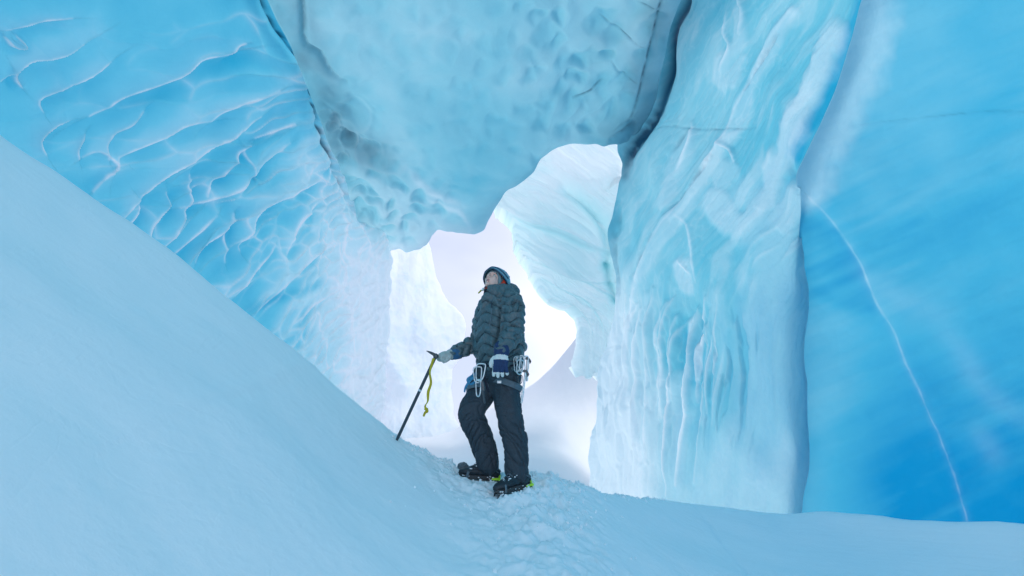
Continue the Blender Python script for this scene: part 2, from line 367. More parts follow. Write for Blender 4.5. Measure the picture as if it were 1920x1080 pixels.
pale = .42 - .10 * (c1 - .5) * w1 + .62 * sst(7.5, 12.5, wy) - .22 * (w2 * np.exp(-(g1 / .4) ** 2) + w3 * np.exp(-(h1 / .4) ** 2)) + .22 * w2 * halo2 + .35 * w3 * halo3 - .08 * w3 + .12 * fbm(wa * .5, wb * .9, 113, 3)
# the long ridges that can be told apart, as (line, height m, width px, frost)
RIDGES = [([(0, 150), (18, 135), (48, 108), (75, 104), (110, 98), (148, 80)], .12, 22, .8), ([(0, 48), (30, 42), (70, 32), (128, 31)], .07, 14, .7),
          ([(20, 130), (30, 150), (42, 165)], .09, 10, .9), ([(0, 62), (14, 78), (35, 78), (22, 62)], .09, 9, .9),
          ([(130, 160), (165, 142), (205, 115)], .08, 18, .8), ([(80, 210), (72, 190), (90, 175), (130, 160)], .07, 12, .6),
          ([(170, 218), (200, 198), (222, 184), (250, 172), (300, 155), (345, 135), (375, 112), (415, 105), (440, 100)], .12, 26, .9),
          ([(430, 105), (448, 88), (465, 84)], .06, 8, .8), ([(88, 290), (76, 268), (84, 250), (105, 235), (130, 228)], .13, 14, 1.0),
          ([(152, 300), (150, 280), (165, 255)], .08, 9, .9), ([(206, 300), (200, 275), (215, 250), (245, 235), (268, 210)], .08, 13, .7),
          ([(222, 305), (225, 295), (275, 270), (310, 252), (345, 232), (390, 226)], .12, 22, .9), ([(390, 226), (405, 210), (440, 193), (470, 185), (515, 167)], .09, 18, .8),
          ([(160, 297), (190, 285), (225, 314), (205, 330), (178, 360)], .05, 12, .6),
          ([(225, 415), (255, 375), (290, 345), (335, 313), (362, 294), (400, 268), (430, 258), (455, 236), (482, 217)], .14, 24, 1.0),
          ([(240, 428), (262, 400), (255, 372)], .07, 10, .9), ([(318, 363), (320, 390), (290, 420), (282, 445), (285, 455)], .08, 11, .8),
          ([(362, 330), (358, 355), (365, 375), (352, 395), (350, 412), (330, 440), (305, 472)], .08, 12, .8),
          ([(388, 368), (395, 340), (412, 330), (435, 312), (452, 290), (470, 274)], .08, 12, .8), ([(402, 404), (380, 430), (352, 458), (334, 478)], .07, 12, .8),
          ([(345, 392), (385, 378), (400, 372), (440, 360), (470, 338), (488, 322)], .07, 12, .7), ([(482, 260), (515, 243), (550, 232)], .07, 10, .9),
          ([(432, 410), (410, 440), (380, 465), (370, 492)], .07, 11, .7), ([(448, 470), (443, 455), (465, 435), (480, 395), (520, 375), (560, 358), (590, 342), (600, 328)], .12, 18, .9),
          ([(435, 400), (420, 425), (420, 470), (424, 492)], .05, 9, .6), ([(460, 280), (480, 330), (486, 318), (500, 300), (548, 270)], .05, 10, .5),
          ([(538, 475), (545, 448), (555, 430), (575, 400), (600, 378)], .09, 12, .9), ([(440, 555), (470, 515), (505, 480), (512, 462)], .08, 12, .8),
          ([(480, 585), (530, 540), (560, 505), (600, 470), (640, 455)], .07, 12, .6), ([(640, 400), (648, 430), (640, 470), (645, 510), (630, 560)], .06, 9, .8),
          ([(565, 605), (590, 570), (630, 545), (650, 520)], .06, 9, .7), ([(690, 445), (672, 470), (668, 520), (660, 600), (668, 660), (650, 700)], .06, 10, .8)]
for pl, hh, w, fr in RIDGES:
    w = w * 1.0
    dd, sd, tt = segdist(px, py, pl)
    taper = np.sin(np.clip(tt, .03, .97) * math.pi) ** .4
    wob = .7 + .6 * np.clip(fbm(px * .03, py * .03, 131, 3) + .5, 0, 1)
    up = sd * (1 if pl[-1][0] > pl[0][0] else -1) < 0
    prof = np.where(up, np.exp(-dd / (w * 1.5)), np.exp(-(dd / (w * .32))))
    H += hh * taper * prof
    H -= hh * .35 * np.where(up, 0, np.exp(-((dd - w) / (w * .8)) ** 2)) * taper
    pale += taper * np.where(up, .22 * np.exp(-dd / (w * 1.3)), -.20 * np.exp(-((dd - w * .9) / (w * .9)) ** 2))  # relief shading painted in with ice thickness: paler above, darker below
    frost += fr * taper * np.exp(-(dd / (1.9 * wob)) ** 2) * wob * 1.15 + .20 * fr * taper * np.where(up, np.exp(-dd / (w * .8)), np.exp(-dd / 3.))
# crack between wall and roof, with the shade of its depth painted dark
CRACK = [(440, -300), (470, -110), (500, 0), (520, 50), (548, 92), (572, 150), (590, 215), (622, 305), (650, 375), (668, 405), (690, 440)]
dd, sd, tt = segdist(px, py, CRACK)
H -= .16 * np.exp(-(dd / 4) ** 2) * (1 - .6 * tt)
cd = .85 * np.exp(-(dd / 3.4) ** 2) * np.clip(.75 + fbm(px * .05, py * .05, 141, 3), 0, 1) * (1 - sst(.75, .97, tt))
shelf = np.exp(-((dd - 16) / 12) ** 2) * .1; H += shelf
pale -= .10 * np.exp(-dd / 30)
dirt_shade = cd
# whiter towards the mouth: light from outside painted into the ice
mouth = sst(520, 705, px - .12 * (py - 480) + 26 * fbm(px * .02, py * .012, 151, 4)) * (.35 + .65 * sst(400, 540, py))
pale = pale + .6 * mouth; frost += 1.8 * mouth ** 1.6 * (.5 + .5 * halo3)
vert = fbm(px * .06, py * .012, 153, 4); H += mouth * .08 * vert
# a buried blue band
dd, sd, tt = segdist(px, py, [(430, 605), (500, 568), (560, 548), (620, 525)]); pale -= .35 * np.exp(-(dd / 9) ** 2)
A = np.stack([frost, pale, dirt_shade], -1)
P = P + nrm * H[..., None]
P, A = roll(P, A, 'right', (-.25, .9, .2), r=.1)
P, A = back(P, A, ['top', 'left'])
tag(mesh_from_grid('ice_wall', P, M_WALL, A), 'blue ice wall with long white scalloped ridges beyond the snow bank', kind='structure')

# ------------------------------------------------------------------ ice roof
topY = -420
roofL = [(400, topY), (440, -250), (478, -90), (505, 0), (540, 75), (563, 130), (585, 195), (612, 262), (634, 315), (655, 372), (672, 412), (700, 452), (716, 484)]
roofR = [(1500, topY), (1400, -250), (1325, -90), (1277, 0), (1252, 55), (1240, 115), (1230, 160), (1222, 205), (1200, 240), (1180, 262), (1163, 273)]
lip = [(716, 484), (730, 476), (745, 474), (764, 477), (782, 472), (797, 458), (808, 446), (822, 436), (845, 437), (872, 441), (892, 443), (907, 436), (914, 420), (925, 400), (937, 383), (952, 360), (975, 342), (1000, 318), (1018, 296), (1038, 280), (1060, 271), (1085, 267), (1112, 270), (1140, 273), (1163, 273)]
px, py = coons(roofL, roofR, [(400, topY), (960, topY), (1500, topY)], lip, 480, 460)
def roof_z(x, y):
    l = 5.9 + .25 * sst(400, -100, y) + .25 * np.exp(-((x - 1150) / 120.) ** 2)
    return l - .35 * np.exp(-(((x - 900) / 200) ** 2 + ((y - 360) / 110.) ** 2)) - .25 * np.exp(-((x - 720) / 80.) ** 2 - ((y - 430) / 90.) ** 2)
d = rays(px, py); zz = roof_z(px, py)
P = np.array([0, 0, CAMZ]) + d * ((zz - CAMZ) / d[..., 2])[..., None]
nrm = grid_normals(P)
x, y = P[..., 0], P[..., 1]
wx = x + .3 * fbm(x * .7, y * .7, 201, 3); wyy = y + .3 * fbm(x * .7 + 5, y * .7, 203, 3)
f1, f2, c1 = worley(wx * .9, wyy * .55, 205); g1, g2, c2 = worley(wx * 2.2, wyy * 1.5, 207); h1, h2, c3 = worley(wx * 3.6, wyy * 2.2, 209)
mR = np.exp(-(((px - 1130) / 130) ** 2 + ((py - 120) / 170.) ** 2)); mL = np.exp(-(((px - 700) / 95) ** 2 + ((py - 400) / 90.) ** 2)); mG = np.exp(-(((px - 650) / 45) ** 2 + ((py - 250) / 60.) ** 2))
soft = .25 + .0 * px
H = .10 * fbm(x * .5, y * .35, 211, 3) - .05 * np.exp(-(f1 / .5) ** 2) * (.5 + mR) - (.05 * mR + .015) * np.exp(-(g1 / .42) ** 2) \
    - (.03 * mL + .09 * mG) * np.exp(-(h1 / .42) ** 2) 
dust = np.clip(.5 + fbm(px * .012, py * .012, 221, 4), 0, 1)
# grey silt: streak beside the left crack, pocket of melt bubbles, right border
dl, sl, tl = segdist(px, py, [(535, -200), (550, 0), (575, 120), (610, 190), (640, 250), (670, 290), (720, 305)])
dr, sr, tr_ = segdist(px, py, [(1300, -200), (1245, 0), (1215, 130), (1200, 220), (1150, 262)])
qx = px + 14 * fbm(px * .02, py * .02, 241, 2); qy = py + 14 * fbm(px * .02 + 5, py * .02, 243, 2)
cell, kc = dimple(qx / 50 + .25 * qy / 50, qy / 44, 245); cel2, mc = dimple(qx / 40, qy / 23, 247)
mLL = np.clip(mL * 1.4 + .6 * np.exp(-(((px - 790) / 70) ** 2 + ((py - 410) / 45.) ** 2)), 0, 1)
H -= (.13 * mR + .028) * cell * (.5 + .8 * kc) + .16 * mLL * cel2 * (.75 + .45 * mc)
dirt_shade = .24 * np.exp(-(dl / 36) ** 2) * (.5 + dust) + .22 * np.exp(-(dr / 34) ** 2) * (.5 + .8 * dust) + .10 * mR * dust
pale = .55 + .22 * fbm(x * .6, y * .4, 223, 4) - (.34 * mR + .09) * cell * (.5 + .5 * kc) - .26 * mLL * cel2 * (.6 + .5 * mc) + .10 * mLL - .08 * cell - .28 * np.exp(-(((px - 880) / 140) ** 2 + ((py - 330) / 70.) ** 2))  # bowls darker inside: clearer ice, plus relief shading painted into the tint
frost = .05 * mL + .34 * mLL * (1 - cel2) ** 3 + .06 * mR * (1 - cell) ** 3
edge_w = np.exp(-((np.arange(460)[:, None] - 459) / 9.) ** 2) * np.ones_like(px); frost += edge_w * .5 * sst(850, 740, px) + .25 * edge_w * sst(1000, 860, px); 
# round melt pockets
for cx, cy, r, dp, di in [(652, 272, 15, .16, .36), (640, 262, 26, .06, .12), (622, 245, 12, .08, .3), (628, 232, 10, .05, .2), (607, 228, 13, .05, .15), (640, 305, 10, .09, .2), (690, 290, 24, .08, .18), (672, 365, 14, .10, .1),
                      (722, 375, 20, .10, .1), (700, 345, 18, .08, .05), (690, 412, 18, .13, .2), (706, 450, 14, .16, .3), (735, 420, 22, .10, .1), (775, 428, 10, .07, .2), (660, 225, 32, .05, .1),
                      (812, 205, 14, .03, .05), (880, 200, 8, .03, .05), (1005, 262, 16, .05, .0), (1120, 88, 26, .10, .1), (1140, 155, 24, .09, .1), (1060, 150, 34, .07, .0), (1050, 205, 28, .07, .0),
                      (1158, 40, 18, .07, .15), (1085, 215, 20, .07, .1), (1125, 210, 20, .06, .15), (1095, 130, 20, .07, .1), (1015, 115, 22, .05, 0), (1175, 205, 15, .07, .25)]:
    q = np.sqrt(((px - cx) / r) ** 2 + ((py - cy) / (r * .9)) ** 2)
    k_ = 0.0 if cx > 800 else (1.0 if cy < 320 else .35); dp = dp * k_; di = di * k_
    H -= dp * np.exp(-q ** 2); H += dp * .25 * np.exp(-((q - 1.15) / .18) ** 2); dirt_shade += di * np.exp(-(q / .75) ** 2); pale += .12 * k_ * np.exp(-((q - 1.1) / .12) ** 2)
# creases
for pl, dp, w, di in [([(565, -60), (568, 40), (572, 85), (600, 105), (618, 140), (648, 160)], .10, 4, .28), ([(1275, -60), (1240, 0), (1222, 70), (1203, 150), (1192, 200), (1178, 235)], .04, 1.8, .75), ([(1128, 40), (1165, 70), (1205, 100)], .03, 1.4, .5),
                      ([(1148, 120), (1165, 145), (1192, 162)], .03, 1.5, .4), ([(1078, 193), (1105, 178), (1132, 160)], .03, 1.4, .7), ([(1195, 14), (1230, 20)], .02, 1.3, .5), ([(1148, 262), (1170, 250), (1190, 236)], .06, 4, .5),
                      ([(1030, 322), (1017, 319), (1002, 322)], .06, 2., .9), ([(800, 375), (840, 395), (862, 402), (880, 430)], -.04, 5, 0), ([(760, 318), (795, 350), (830, 375), (870, 392)], -.05, 7, 0)]:
    dd, sd, tt = segdist(px, py, pl); tp_ = np.sin(np.clip(tt, .04, .96) * math.pi) ** .5
    H -= dp * np.exp(-(dd / (w * 1.4)) ** 2) * tp_; dirt_shade += di * np.exp(-(dd / w) ** 2) * tp_ * np.clip(.8 + 1.2 * fbm(px * .06, py * .06, 231, 2), .2, 1)
    if di == 0: frost += .5 * np.exp(-(dd / w) ** 2) * tp_
A = np.stack([frost, pale, dirt_shade], -1)
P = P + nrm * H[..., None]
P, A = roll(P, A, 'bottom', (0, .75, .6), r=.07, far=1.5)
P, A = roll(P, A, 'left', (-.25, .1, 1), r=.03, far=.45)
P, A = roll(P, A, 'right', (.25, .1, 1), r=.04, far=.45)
A[:, -2:, 2] = np.maximum(A[:, -2:, 2], .5); A[:, :2, 2] = np.maximum(A[:, :2, 2], .4)  # roof edges inside the cracks painted dark like the shade there
# carry the roof back over the camera, unseen, to keep skylight off the snow
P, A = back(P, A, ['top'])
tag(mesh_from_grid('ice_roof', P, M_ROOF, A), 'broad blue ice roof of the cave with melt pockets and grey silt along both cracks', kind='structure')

# ------------------------------------------------------------------ right ice wall with plastered snow
px, py = coons([(1430, topY - 100), (1390, -250), (1310, -90), (1262, 0), (1225, 90), (1205, 180), (1168, 240), (1160, 275), (1164, 330), (1150, 400), (1141, 460), (1147, 545), (1147, 600), (1140, 650), (1128, 700), (1118, 780), (1108, 850), (1104, 1000)],
               [(1900, topY - 100), (1790, -250), (1700, -60), (1650, 100), (1595, 230), (1560, 320), (1532, 380), (1510, 430), (1508, 500), (1510, 600), (1514, 680), (1521, 720), (1517, 800), (1514, 880), (1506, 940), (1496, 1040)],
               [(1430, topY - 100), (1900, topY - 100)], [(1104, 1000), (1300, 1030), (1496, 1040)], 400, 560)
fz = tps([(1275, 0, 'y', 6.35), (1235, 150, 'y', 7.7), (1165, 285, 'y', 9.7), (1150, 400, 'y', 10.4), (1147, 545, 'y', 10.8), (1140, 650, 'y', 11), (1120, 780, 'y', 11.2), (1110, 900, 'y', 11.4),
          (1400, 0, 'x', 2.95), (1550, 0, 'x', 3.2), (1300, 300, 'x', 2.75), (1300, 600, 'x', 2.7), (1300, 900, 'x', 2.75), (1500, 300, 'x', 3.3), (1510, 500, 'x', 3.27), (1510, 700, 'x', 3.33), (1500, 950, 'x', 3.45),
          (1420, -400, 'y', 3.5), (1850, -450, 'x', 3.2)])
d = rays(px, py); P = np.array([0, 0, CAMZ]) + d * fz(px, py)[..., None]
nrm = grid_normals(P); wy, wz = P[..., 1], P[..., 2]
# streak frame: follows the diagonal band above, hangs straight down below
ang = sst(620, 420, py) * math.radians(33)
u_ = (px - 1300) * np.cos(ang) + (py - 560) * np.sin(ang); v_ = -(px - 1300) * np.sin(ang) + (py - 560) * np.cos(ang)
st = fbm(u_ * .035 + .6 * fbm(px * .008, py * .008, 301, 2), v_ * .006, 303, 3, .5)
st2 = fbm(u_ * .07, v_ * .014 + .5 * fbm(px * .02, py * .02, 305, 2), 307, 2, .5)
folded = sst(1420, 1260, px + .35 * (py - 560)) ; lower = sst(480, 620, py)
H = .016 * st + .16 * fbm(wy * .5, wz * .4, 309, 3)
H += folded * (.012 * np.abs(st2) * (1 - lower) + .05 * lower * np.abs(st2))
snowc = np.clip(.5 + 1.5 * fbm(px * .006 + py * .0035, py * .002 - px * .0006, 311, 4), 0, 1)
# plastered snow cover (lines with widths, px)
snow = np.zeros_like(px)
for pl, w, s in [([(1578, 60), (1560, 120), (1526, 195), (1496, 265), (1462, 325), (1440, 380)], 23, 1.0), ([(1440, 380), (1400, 420), (1360, 400), (1340, 380)], 26, .8), ([(1440, 380), (1460, 470), (1450, 560), (1440, 700), (1430, 900)], 66, .55),
                 ([(1350, 340), (1330, 300), (1370, 320)], 18, .5), ([(1500, 370), (1470, 420)], 34, .8), ([(1490, 600), (1490, 940)], 34, .55), ([(1340, 560), (1350, 760), (1330, 900)], 26, .35), ([(1250, 780), (1260, 930)], 60, .8), ([(1160, 760), (1150, 930)], 40, .9),
                 ([(1400, 20), (1395, 80), (1370, 110), (1350, 150)], 15, .6), ([(1500, 20), (1450, 100), (1400, 200), (1340, 300), (1270, 430), (1210, 520)], 12, .6), ([(1400, 110), (1375, 155)], 12, .5),
                 ([(1285, 500), (1290, 540)], 18, .8), ([(1300, 600), (1300, 700)], 16, .5), ([(1395, 930), (1500, 930)], 60, .9), ([(1290, 250), (1255, 380)], 14, .45)]:
    dd, sd, tt = segdist(px, py, pl)
    snow = np.maximum(snow, s * sst(w * 1.45, w * .45, dd + w * .55 * fbm(px * .018, py * .012, 321, 3)))
snow = np.maximum(snow, .5 * lower * sst(1330, 1400, px + 20 * fbm(px * .01, py * .006, 331, 2)))
snow = np.maximum(snow, .85 * sst(680, 900, py + 60 * fbm(px * .02, py * .006, 323, 3)))
snow = np.maximum(snow, .46 * sst(1360, 1470, px) * sst(380, 480, py))
drips = sst(.10, .45, fbm(px * .05, py * .006, 325, 4)) * sst(1440, 1380, px) * sst(880, 700, py) * sst(560, 640, py)
snow = snow * (1 - .7 * drips)
slot = np.exp(-(segdist(px, py, [(1640, -60), (1615, 40), (1592, 120), (1562, 195), (1528, 255), (1506, 292)])[0] / 15) ** 2)
H += .05 * snow + .004 * snow * fbm(px * .3, py * .3, 327, 3)
H -= .05 * drips
pale = .50 - .22 * sst(1340, 1440, px) * lower * sst(960, 860, py) - .6 * slot + .12 * st + .25 * sst(400, 250, py) * sst(1400, 1250, px) * .3 + .14 * folded - .1 * drips
flute = np.clip(fbm(px * .022 + .1 * np.sin(py * .006), py * .0012, 329, 2) * 1.6, -1, 1) * lower * (1 - sst(1420, 1475, px))
snow = snow - .28 * np.maximum(flute, 0) * sst(960, 860, py); H -= .03 * flute
frost = .46 * snow + .16 * np.exp(-np.abs(st2) / .07) * folded + .12 * sst(.15, .5, st) * (1 - lower)
for pl, dp, w, fr, di in [([(1285, -100), (1280, 0), (1252, 60), (1243, 115), (1232, 170), (1222, 205), (1196, 246), (1172, 290), (1168, 330)], .14, 8, 0, 1.0), ([(1215, 215), (1190, 262), (1172, 300)], .12, 11, 0, .8), ([(1162, 380), (1148, 470), (1150, 545)], .10, 5, 0, .25),
                          ([(1500, 10), (1440, 110), (1385, 195), (1330, 295), (1270, 400), (1215, 500), (1180, 600), (1160, 680)], -.06, 8, .45, 0), ([(1475, 60), (1430, 130), (1405, 165)], .06, 3, 0, .25), ([(1335, 290), (1290, 360), (1262, 400)], .06, 3, 0, .35),
                          ([(1240, 440), (1222, 480), (1200, 520)], .05, 3, 0, .3), ([(1400, 60), (1412, 20), (1405, -40)], -.08, 6, .5, 0), ([(1372, 20), (1365, 60), (1378, 90), (1358, 130)], -.06, 5, .5, 0), ([(1340, 265), (1365, 280), (1375, 305)], -.05, 4, .6, 0), ([(1280, 405), (1300, 430), (1307, 500), (1305, 530)], -.03, 4, .5, 0),
                          ([(1280, 490), (1300, 515)], -.03, 3, .5, 0), ([(1500, 290), (1492, 320), (1510, 360)], .06, 5, .0, .0), ([(1283, 240), (1262, 280)], .04, 3, 0, .3), ([(1288, 230), (1290, 260), (1270, 320)], -.06, 5, .6, 0), ([(1200, 250), (1240, 235), (1300, 240), (1420, 240)], .02, 1.5, 0, .3)]:
    dd, sd, tt = segdist(px, py, pl); tp_ = np.sin(np.clip(tt, .03, .97) * math.pi) ** .4
    H -= dp * np.exp(-(dd / (w * 1.3)) ** 2) * tp_; frost += fr * np.exp(-(dd / (w * .55)) ** 2) * tp_; crack_shade = di * np.exp(-(dd / w) ** 2) * tp_  # shade in the depth of the cracks painted dark
    dirt_shade = crack_shade if pl[0][0] == 1285 and di == 1.0 else dirt_shade + crack_shade * np.clip(.7 + fbm(px * .08, py * .05, 341, 3), 0, 1)
# hanging fins in the lower left part
for k in range(26):
    rs = np.random.RandomState(400 + k); x0 = 1165 + 11 * k + rs.uniform(-6, 6); y0 = 520 + rs.uniform(0, 110) + abs(k - 8) * 3; ln = rs.uniform(120, 320)
    pl = [(x0 + 20 * rs.uniform(.4, 1), y0 - 18), (x0 + 8, y0), (x0, y0 + ln * .3), (x0 - rs.uniform(2, 10), y0 + ln)]
    dd, sd, tt = segdist(px, py, pl); tp_ = np.sin(np.clip(tt, .05, .95) * math.pi) ** .6 * sst(1380, 1300, px)
    w = rs.uniform(3, 6); H += rs.uniform(.05, .11) * np.exp(-(dd / (w * 1.3))) * tp_; frost += rs.uniform(.35, .9) * np.exp(-(dd / (w * .5)) ** 2) * tp_
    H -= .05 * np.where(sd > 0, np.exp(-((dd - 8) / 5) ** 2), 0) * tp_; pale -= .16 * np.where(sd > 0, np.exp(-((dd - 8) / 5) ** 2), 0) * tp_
left_w = sst(1260, 1130, px - 0) * sst(440, 640, py); frost += 1.1 * left_w; pale += .4 * left_w  # white glow beside the mouth painted in as frost and paleness
A = np.stack([frost, pale, dirt_shade], -1)
P = P + nrm * H[..., None]
P, A = roll(P, A, 'left', (.9, .6, 0), r=.08)
P, A = roll(P, A, 'right', (.50, 1, 0), r=.012, far=.04)
P, A = back(P, A, ['top'])
tag(mesh_from_grid('ice_wall', P, M_WALLR, A), 'streaked blue ice wall plastered with snow at the right of the climber', kind='structure')

# ------------------------------------------------------------------ smooth dense blue wall, nearest on the right
px, py = coons([(1850, topY - 150), (1760, -250), (1668, -100), (1628, 0), (1603, 80), (1578, 160), (1550, 225), (1520, 290), (1505, 325), (1508, 370), (1503, 440), (1500, 600), (1504, 720), (1500, 850), (1490, 1060)],
               [(2450, topY - 150), (2450, 300), (2450, 1150)], [(1850, topY - 150), (2450, topY - 150)], [(1490, 1060), (2000, 1120), (2450, 1150)], 520, 520)
fz = tps([(1640, 0, 'x', 3.1), (1505, 325, 'x', 3.12), (1515, 500, 'x', 3.33), (1515, 700, 'x', 3.39), (1505, 950, 'x', 3.51), (1920, 0, 'x', 3.6), (1920, 300, 'x', 4.0), (1920, 600, 'x', 4.2), (1920, 960, 'x', 4.3), (1700, 500, 'x', 3.8), (1700, 200, 'x', 3.6), (1700, 900, 'x', 4.0), (2600, 0, 'x', 4.4), (2600, 900, 'x', 5.2), (1900, -500, 'x', 3.0)])
d = rays(px, py); P = np.array([0, 0, CAMZ]) + d * fz(px, py)[..., None]
nrm = grid_normals(P); wy, wz = P[..., 1], P[..., 2]
H = .06 * fbm(wy * .8, wz * .8, 501, 2)
sm = .5 * (px - 1500) * .8 + (py)                                       # flow lines rising to the right
fl = fbm(px * .0025 + 1, (py + .42 * px) * .014, 503, 4, .55)
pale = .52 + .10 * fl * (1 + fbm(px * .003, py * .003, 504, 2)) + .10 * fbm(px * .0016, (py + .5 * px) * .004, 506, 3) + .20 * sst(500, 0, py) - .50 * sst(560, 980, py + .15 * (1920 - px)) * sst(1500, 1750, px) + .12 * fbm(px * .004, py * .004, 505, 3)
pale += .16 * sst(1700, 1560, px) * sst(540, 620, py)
streak = fbm(px * .004 + 7, (py + .45 * px) * .035, 507, 3, .6) * sst(0, .35, fbm(px * .002, py * .003, 509, 2) + .15); pale += .10 * streak
H += .012 * fl + .007 * fbm(px * .018, py * .018, 510, 3)
frost = np.zeros_like(px); dirt_shade = np.zeros_like(px)
# snow rib along the upper border
dd, sd, tt = segdist(px, py, [(1720, -200), (1655, -20), (1625, 80), (1590, 180), (1556, 250), (1528, 310), (1520, 350)])
rib = sst(66, 20, dd + 16 * fbm(px * .014, py * .014, 511, 3)); frost += .34 * rib; pale += .28 * rib; H += .03 * rib + .002 * rib * fbm(px * .2, py * .2, 513, 2)
# crease that arcs down, with a pale line
ARC = [(1522, 366), (1550, 400), (1590, 450), (1620, 500), (1645, 560), (1680, 620), (1700, 680), (1730, 740), (1760, 800), (1785, 870), (1810, 960), (1815, 1010)]
dd, sd, tt = segdist(px, py, ARC, True)
H += np.where(sd > 0, -.0, .0) + .06 * sst(-30, 30, dd * -sd); frost += (.26 * np.exp(-(dd / (1.6 + 1.6 * np.clip(fbm(px * .03, py * .03, 516, 2) + .4, 0, 1))) ** 2) + .08 * np.exp(-(dd / 9) ** 2)) * (.6 + .5 * fbm(px * .02, py * .02, 515, 3))
inside = sst(0, 6, dd * sd)
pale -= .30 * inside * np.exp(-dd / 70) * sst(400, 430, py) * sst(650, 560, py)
dd, sd, tt = segdist(px, py, [(1588, 234), (1660, 226), (1720, 219), (1800, 212), (1860, 206), (1930, 205), (2050, 212)]); dirt_shade += .22 * np.exp(-(dd / 1.8) ** 2) * np.sin(np.clip(tt, .03, .97) * math.pi) * np.clip(.6 + fbm(px * .02, py * .3, 519, 3), .2, 1); H -= .008 * np.exp(-(dd / 3) ** 2)
dd, sd, tt = segdist(px, py, [(1530, 545), (1580, 570), (1635, 578)]); pale -= .15 * np.exp(-(dd / 14) ** 2)
for pl in ([(1780, 660), (1830, 700), (1900, 760), (1990, 800)], [(1740, 600), (1800, 640), (1860, 720)], [(1580, 480), (1700, 560), (1830, 600)], [(1900, 880), (1860, 820), (1830, 780)]):
    dd, sd, tt = segdist(px, py, pl); frost += .08 * np.exp(-(dd / 22) ** 2) * np.sin(np.clip(tt, 0, 1) * math.pi)
A = np.stack([frost, pale, dirt_shade], -1)
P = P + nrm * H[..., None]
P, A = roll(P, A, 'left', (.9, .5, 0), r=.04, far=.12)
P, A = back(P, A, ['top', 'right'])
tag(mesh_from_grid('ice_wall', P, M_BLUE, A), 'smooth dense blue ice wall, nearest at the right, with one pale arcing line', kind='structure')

# ------------------------------------------------------------------ folded aqua ice hanging at the mouth
px, py = coons([(905, 330), (925, 360), (945, 392), (964, 402), (970, 430), (980, 470), (998, 500), (1014, 535), (1035, 558), (1060, 573), (1080, 575), (1093, 592), (1097, 620), (1096, 650), (1092, 680), (1098, 702)],
               [(1230, 200), (1215, 300), (1200, 400), (1190, 500), (1180, 560), (1176, 600), (1165, 640), (1150, 680), (1128, 696), (1112, 703)],
               [(905, 330), (970, 270), (1040, 220), (1130, 190), (1230, 200)], [(1098, 702), (1105, 706), (1112, 703)], 260, 340)
fz = tps([(940, 380, 'y', 12.9), (1080, 260, 'y', 12.2), (1180, 230, 'y', 12.2), (985, 470, 'y', 13.2), (1060, 470, 'y', 12.0), (1130, 470, 'y', 11.9), (1160, 560, 'y', 12.2), (1060, 572, 'y', 12.8), (1095, 620, 'y', 12.6), (1150, 640, 'y', 11.9), (1105, 700, 'y', 12.2), (1060, 350, 'y', 12.0)])
d = rays(px, py); P = np.array([0, 0, CAMZ]) + d * fz(px, py)[..., None]; nrm = grid_normals(P)
# folds: descending curves; each fold bulges and undercuts the one below
F = (py - 380) - .52 * (px - 940) - .0009 * (px - 960) ** 2
Fw = F + 10 * fbm(px * .012, py * .012, 601, 3)
H = np.zeros_like(px); pale = .92 + .15 * fbm(px * .01, py * .02, 603, 3); frost = np.zeros_like(px); dirt_shade = np.zeros_like(px)
for pl, am, w in (([(962, 396), (1010, 418), (1051, 432), (1097, 456), (1146, 468)], .34, 34), ([(980, 452), (1010, 470), (1045, 490), (1097, 516), (1148, 528)], .26, 26),
                  ([(998, 484), (1040, 498), (1076, 510), (1118, 533), (1156, 560)], .20, 20), ([(1020, 520), (1060, 540), (1100, 560), (1130, 600), (1140, 650)], .14, 16), ([(1040, 560), (1080, 572), (1110, 610), (1116, 660)], .10, 12)):
    dd, sd, tt = segdist(px, py, pl, True); up = sd < 0; e_ = np.sin(np.clip(tt, .06, .94) * math.pi) ** .4
    H += am * np.where(up, np.exp(-(dd / (w * 1.5)) ** 2), np.exp(-(dd / (w * .22)) ** 2)) * e_
    pale -= .38 * np.where(up, 0, np.exp(-((dd - w * .22) / (w * .22)) ** 2)) * e_; frost += .25 * np.where(up, np.exp(-dd / 5), 0) * e_; dirt_shade += .10 * np.where(up, 0, np.exp(-((dd - w * .15) / 2.2) ** 2)) * e_  # dark tint painted into the undercuts below each fold
fine = fbm(px * .006, Fw * .07, 605, 4, .6); H += .035 * fine; frost += .30 * sst(.15, .6, fine) + .25 * sst(60, 260, Fw)
tail = sst(560, 640, py); H += tail * .10 * fbm(px * .05, py * .008, 607, 3); frost += .5 * tail
# upper pale slab and the slot below it with its shadow painted dark
dd, sd, tt = segdist(px, py, [(1020, 300), (1052, 342), (1090, 362), (1132, 356)], True); up_ = sst(0, 10, -dd * sd)
slab = sst(0, 16, -(dd * sd)) * sst(420, 380, py); H += .22 * slab; frost += .45 * slab
dd, sd, tt = segdist(px, py, [(1060, 352), (1090, 372), (1115, 398), (1135, 430), (1143, 470), (1138, 495)]); H -= .35 * np.exp(-(dd / 13) ** 2); pale -= .45 * np.exp(-(dd / 14) ** 2); dirt_shade += .12 * np.exp(-(dd / 4) ** 2)
dd, sd, tt = segdist(px, py, [(1138, 500), (1142, 530), (1152, 560)]); H -= .3 * np.exp(-(dd / 8) ** 2); pale -= .5 * np.exp(-(dd / 9) ** 2); dirt_shade += .2 * np.exp(-(dd / 5) ** 2)
dd, sd, tt = segdist(px, py, [(1158, 330), (1155, 400), (1150, 470)]); H += .18 * np.exp(-(dd / 12) ** 2); frost += .3 * np.exp(-(dd / 10) ** 2)
A = np.stack([frost, pale, dirt_shade], -1); P = P + nrm * H[..., None]
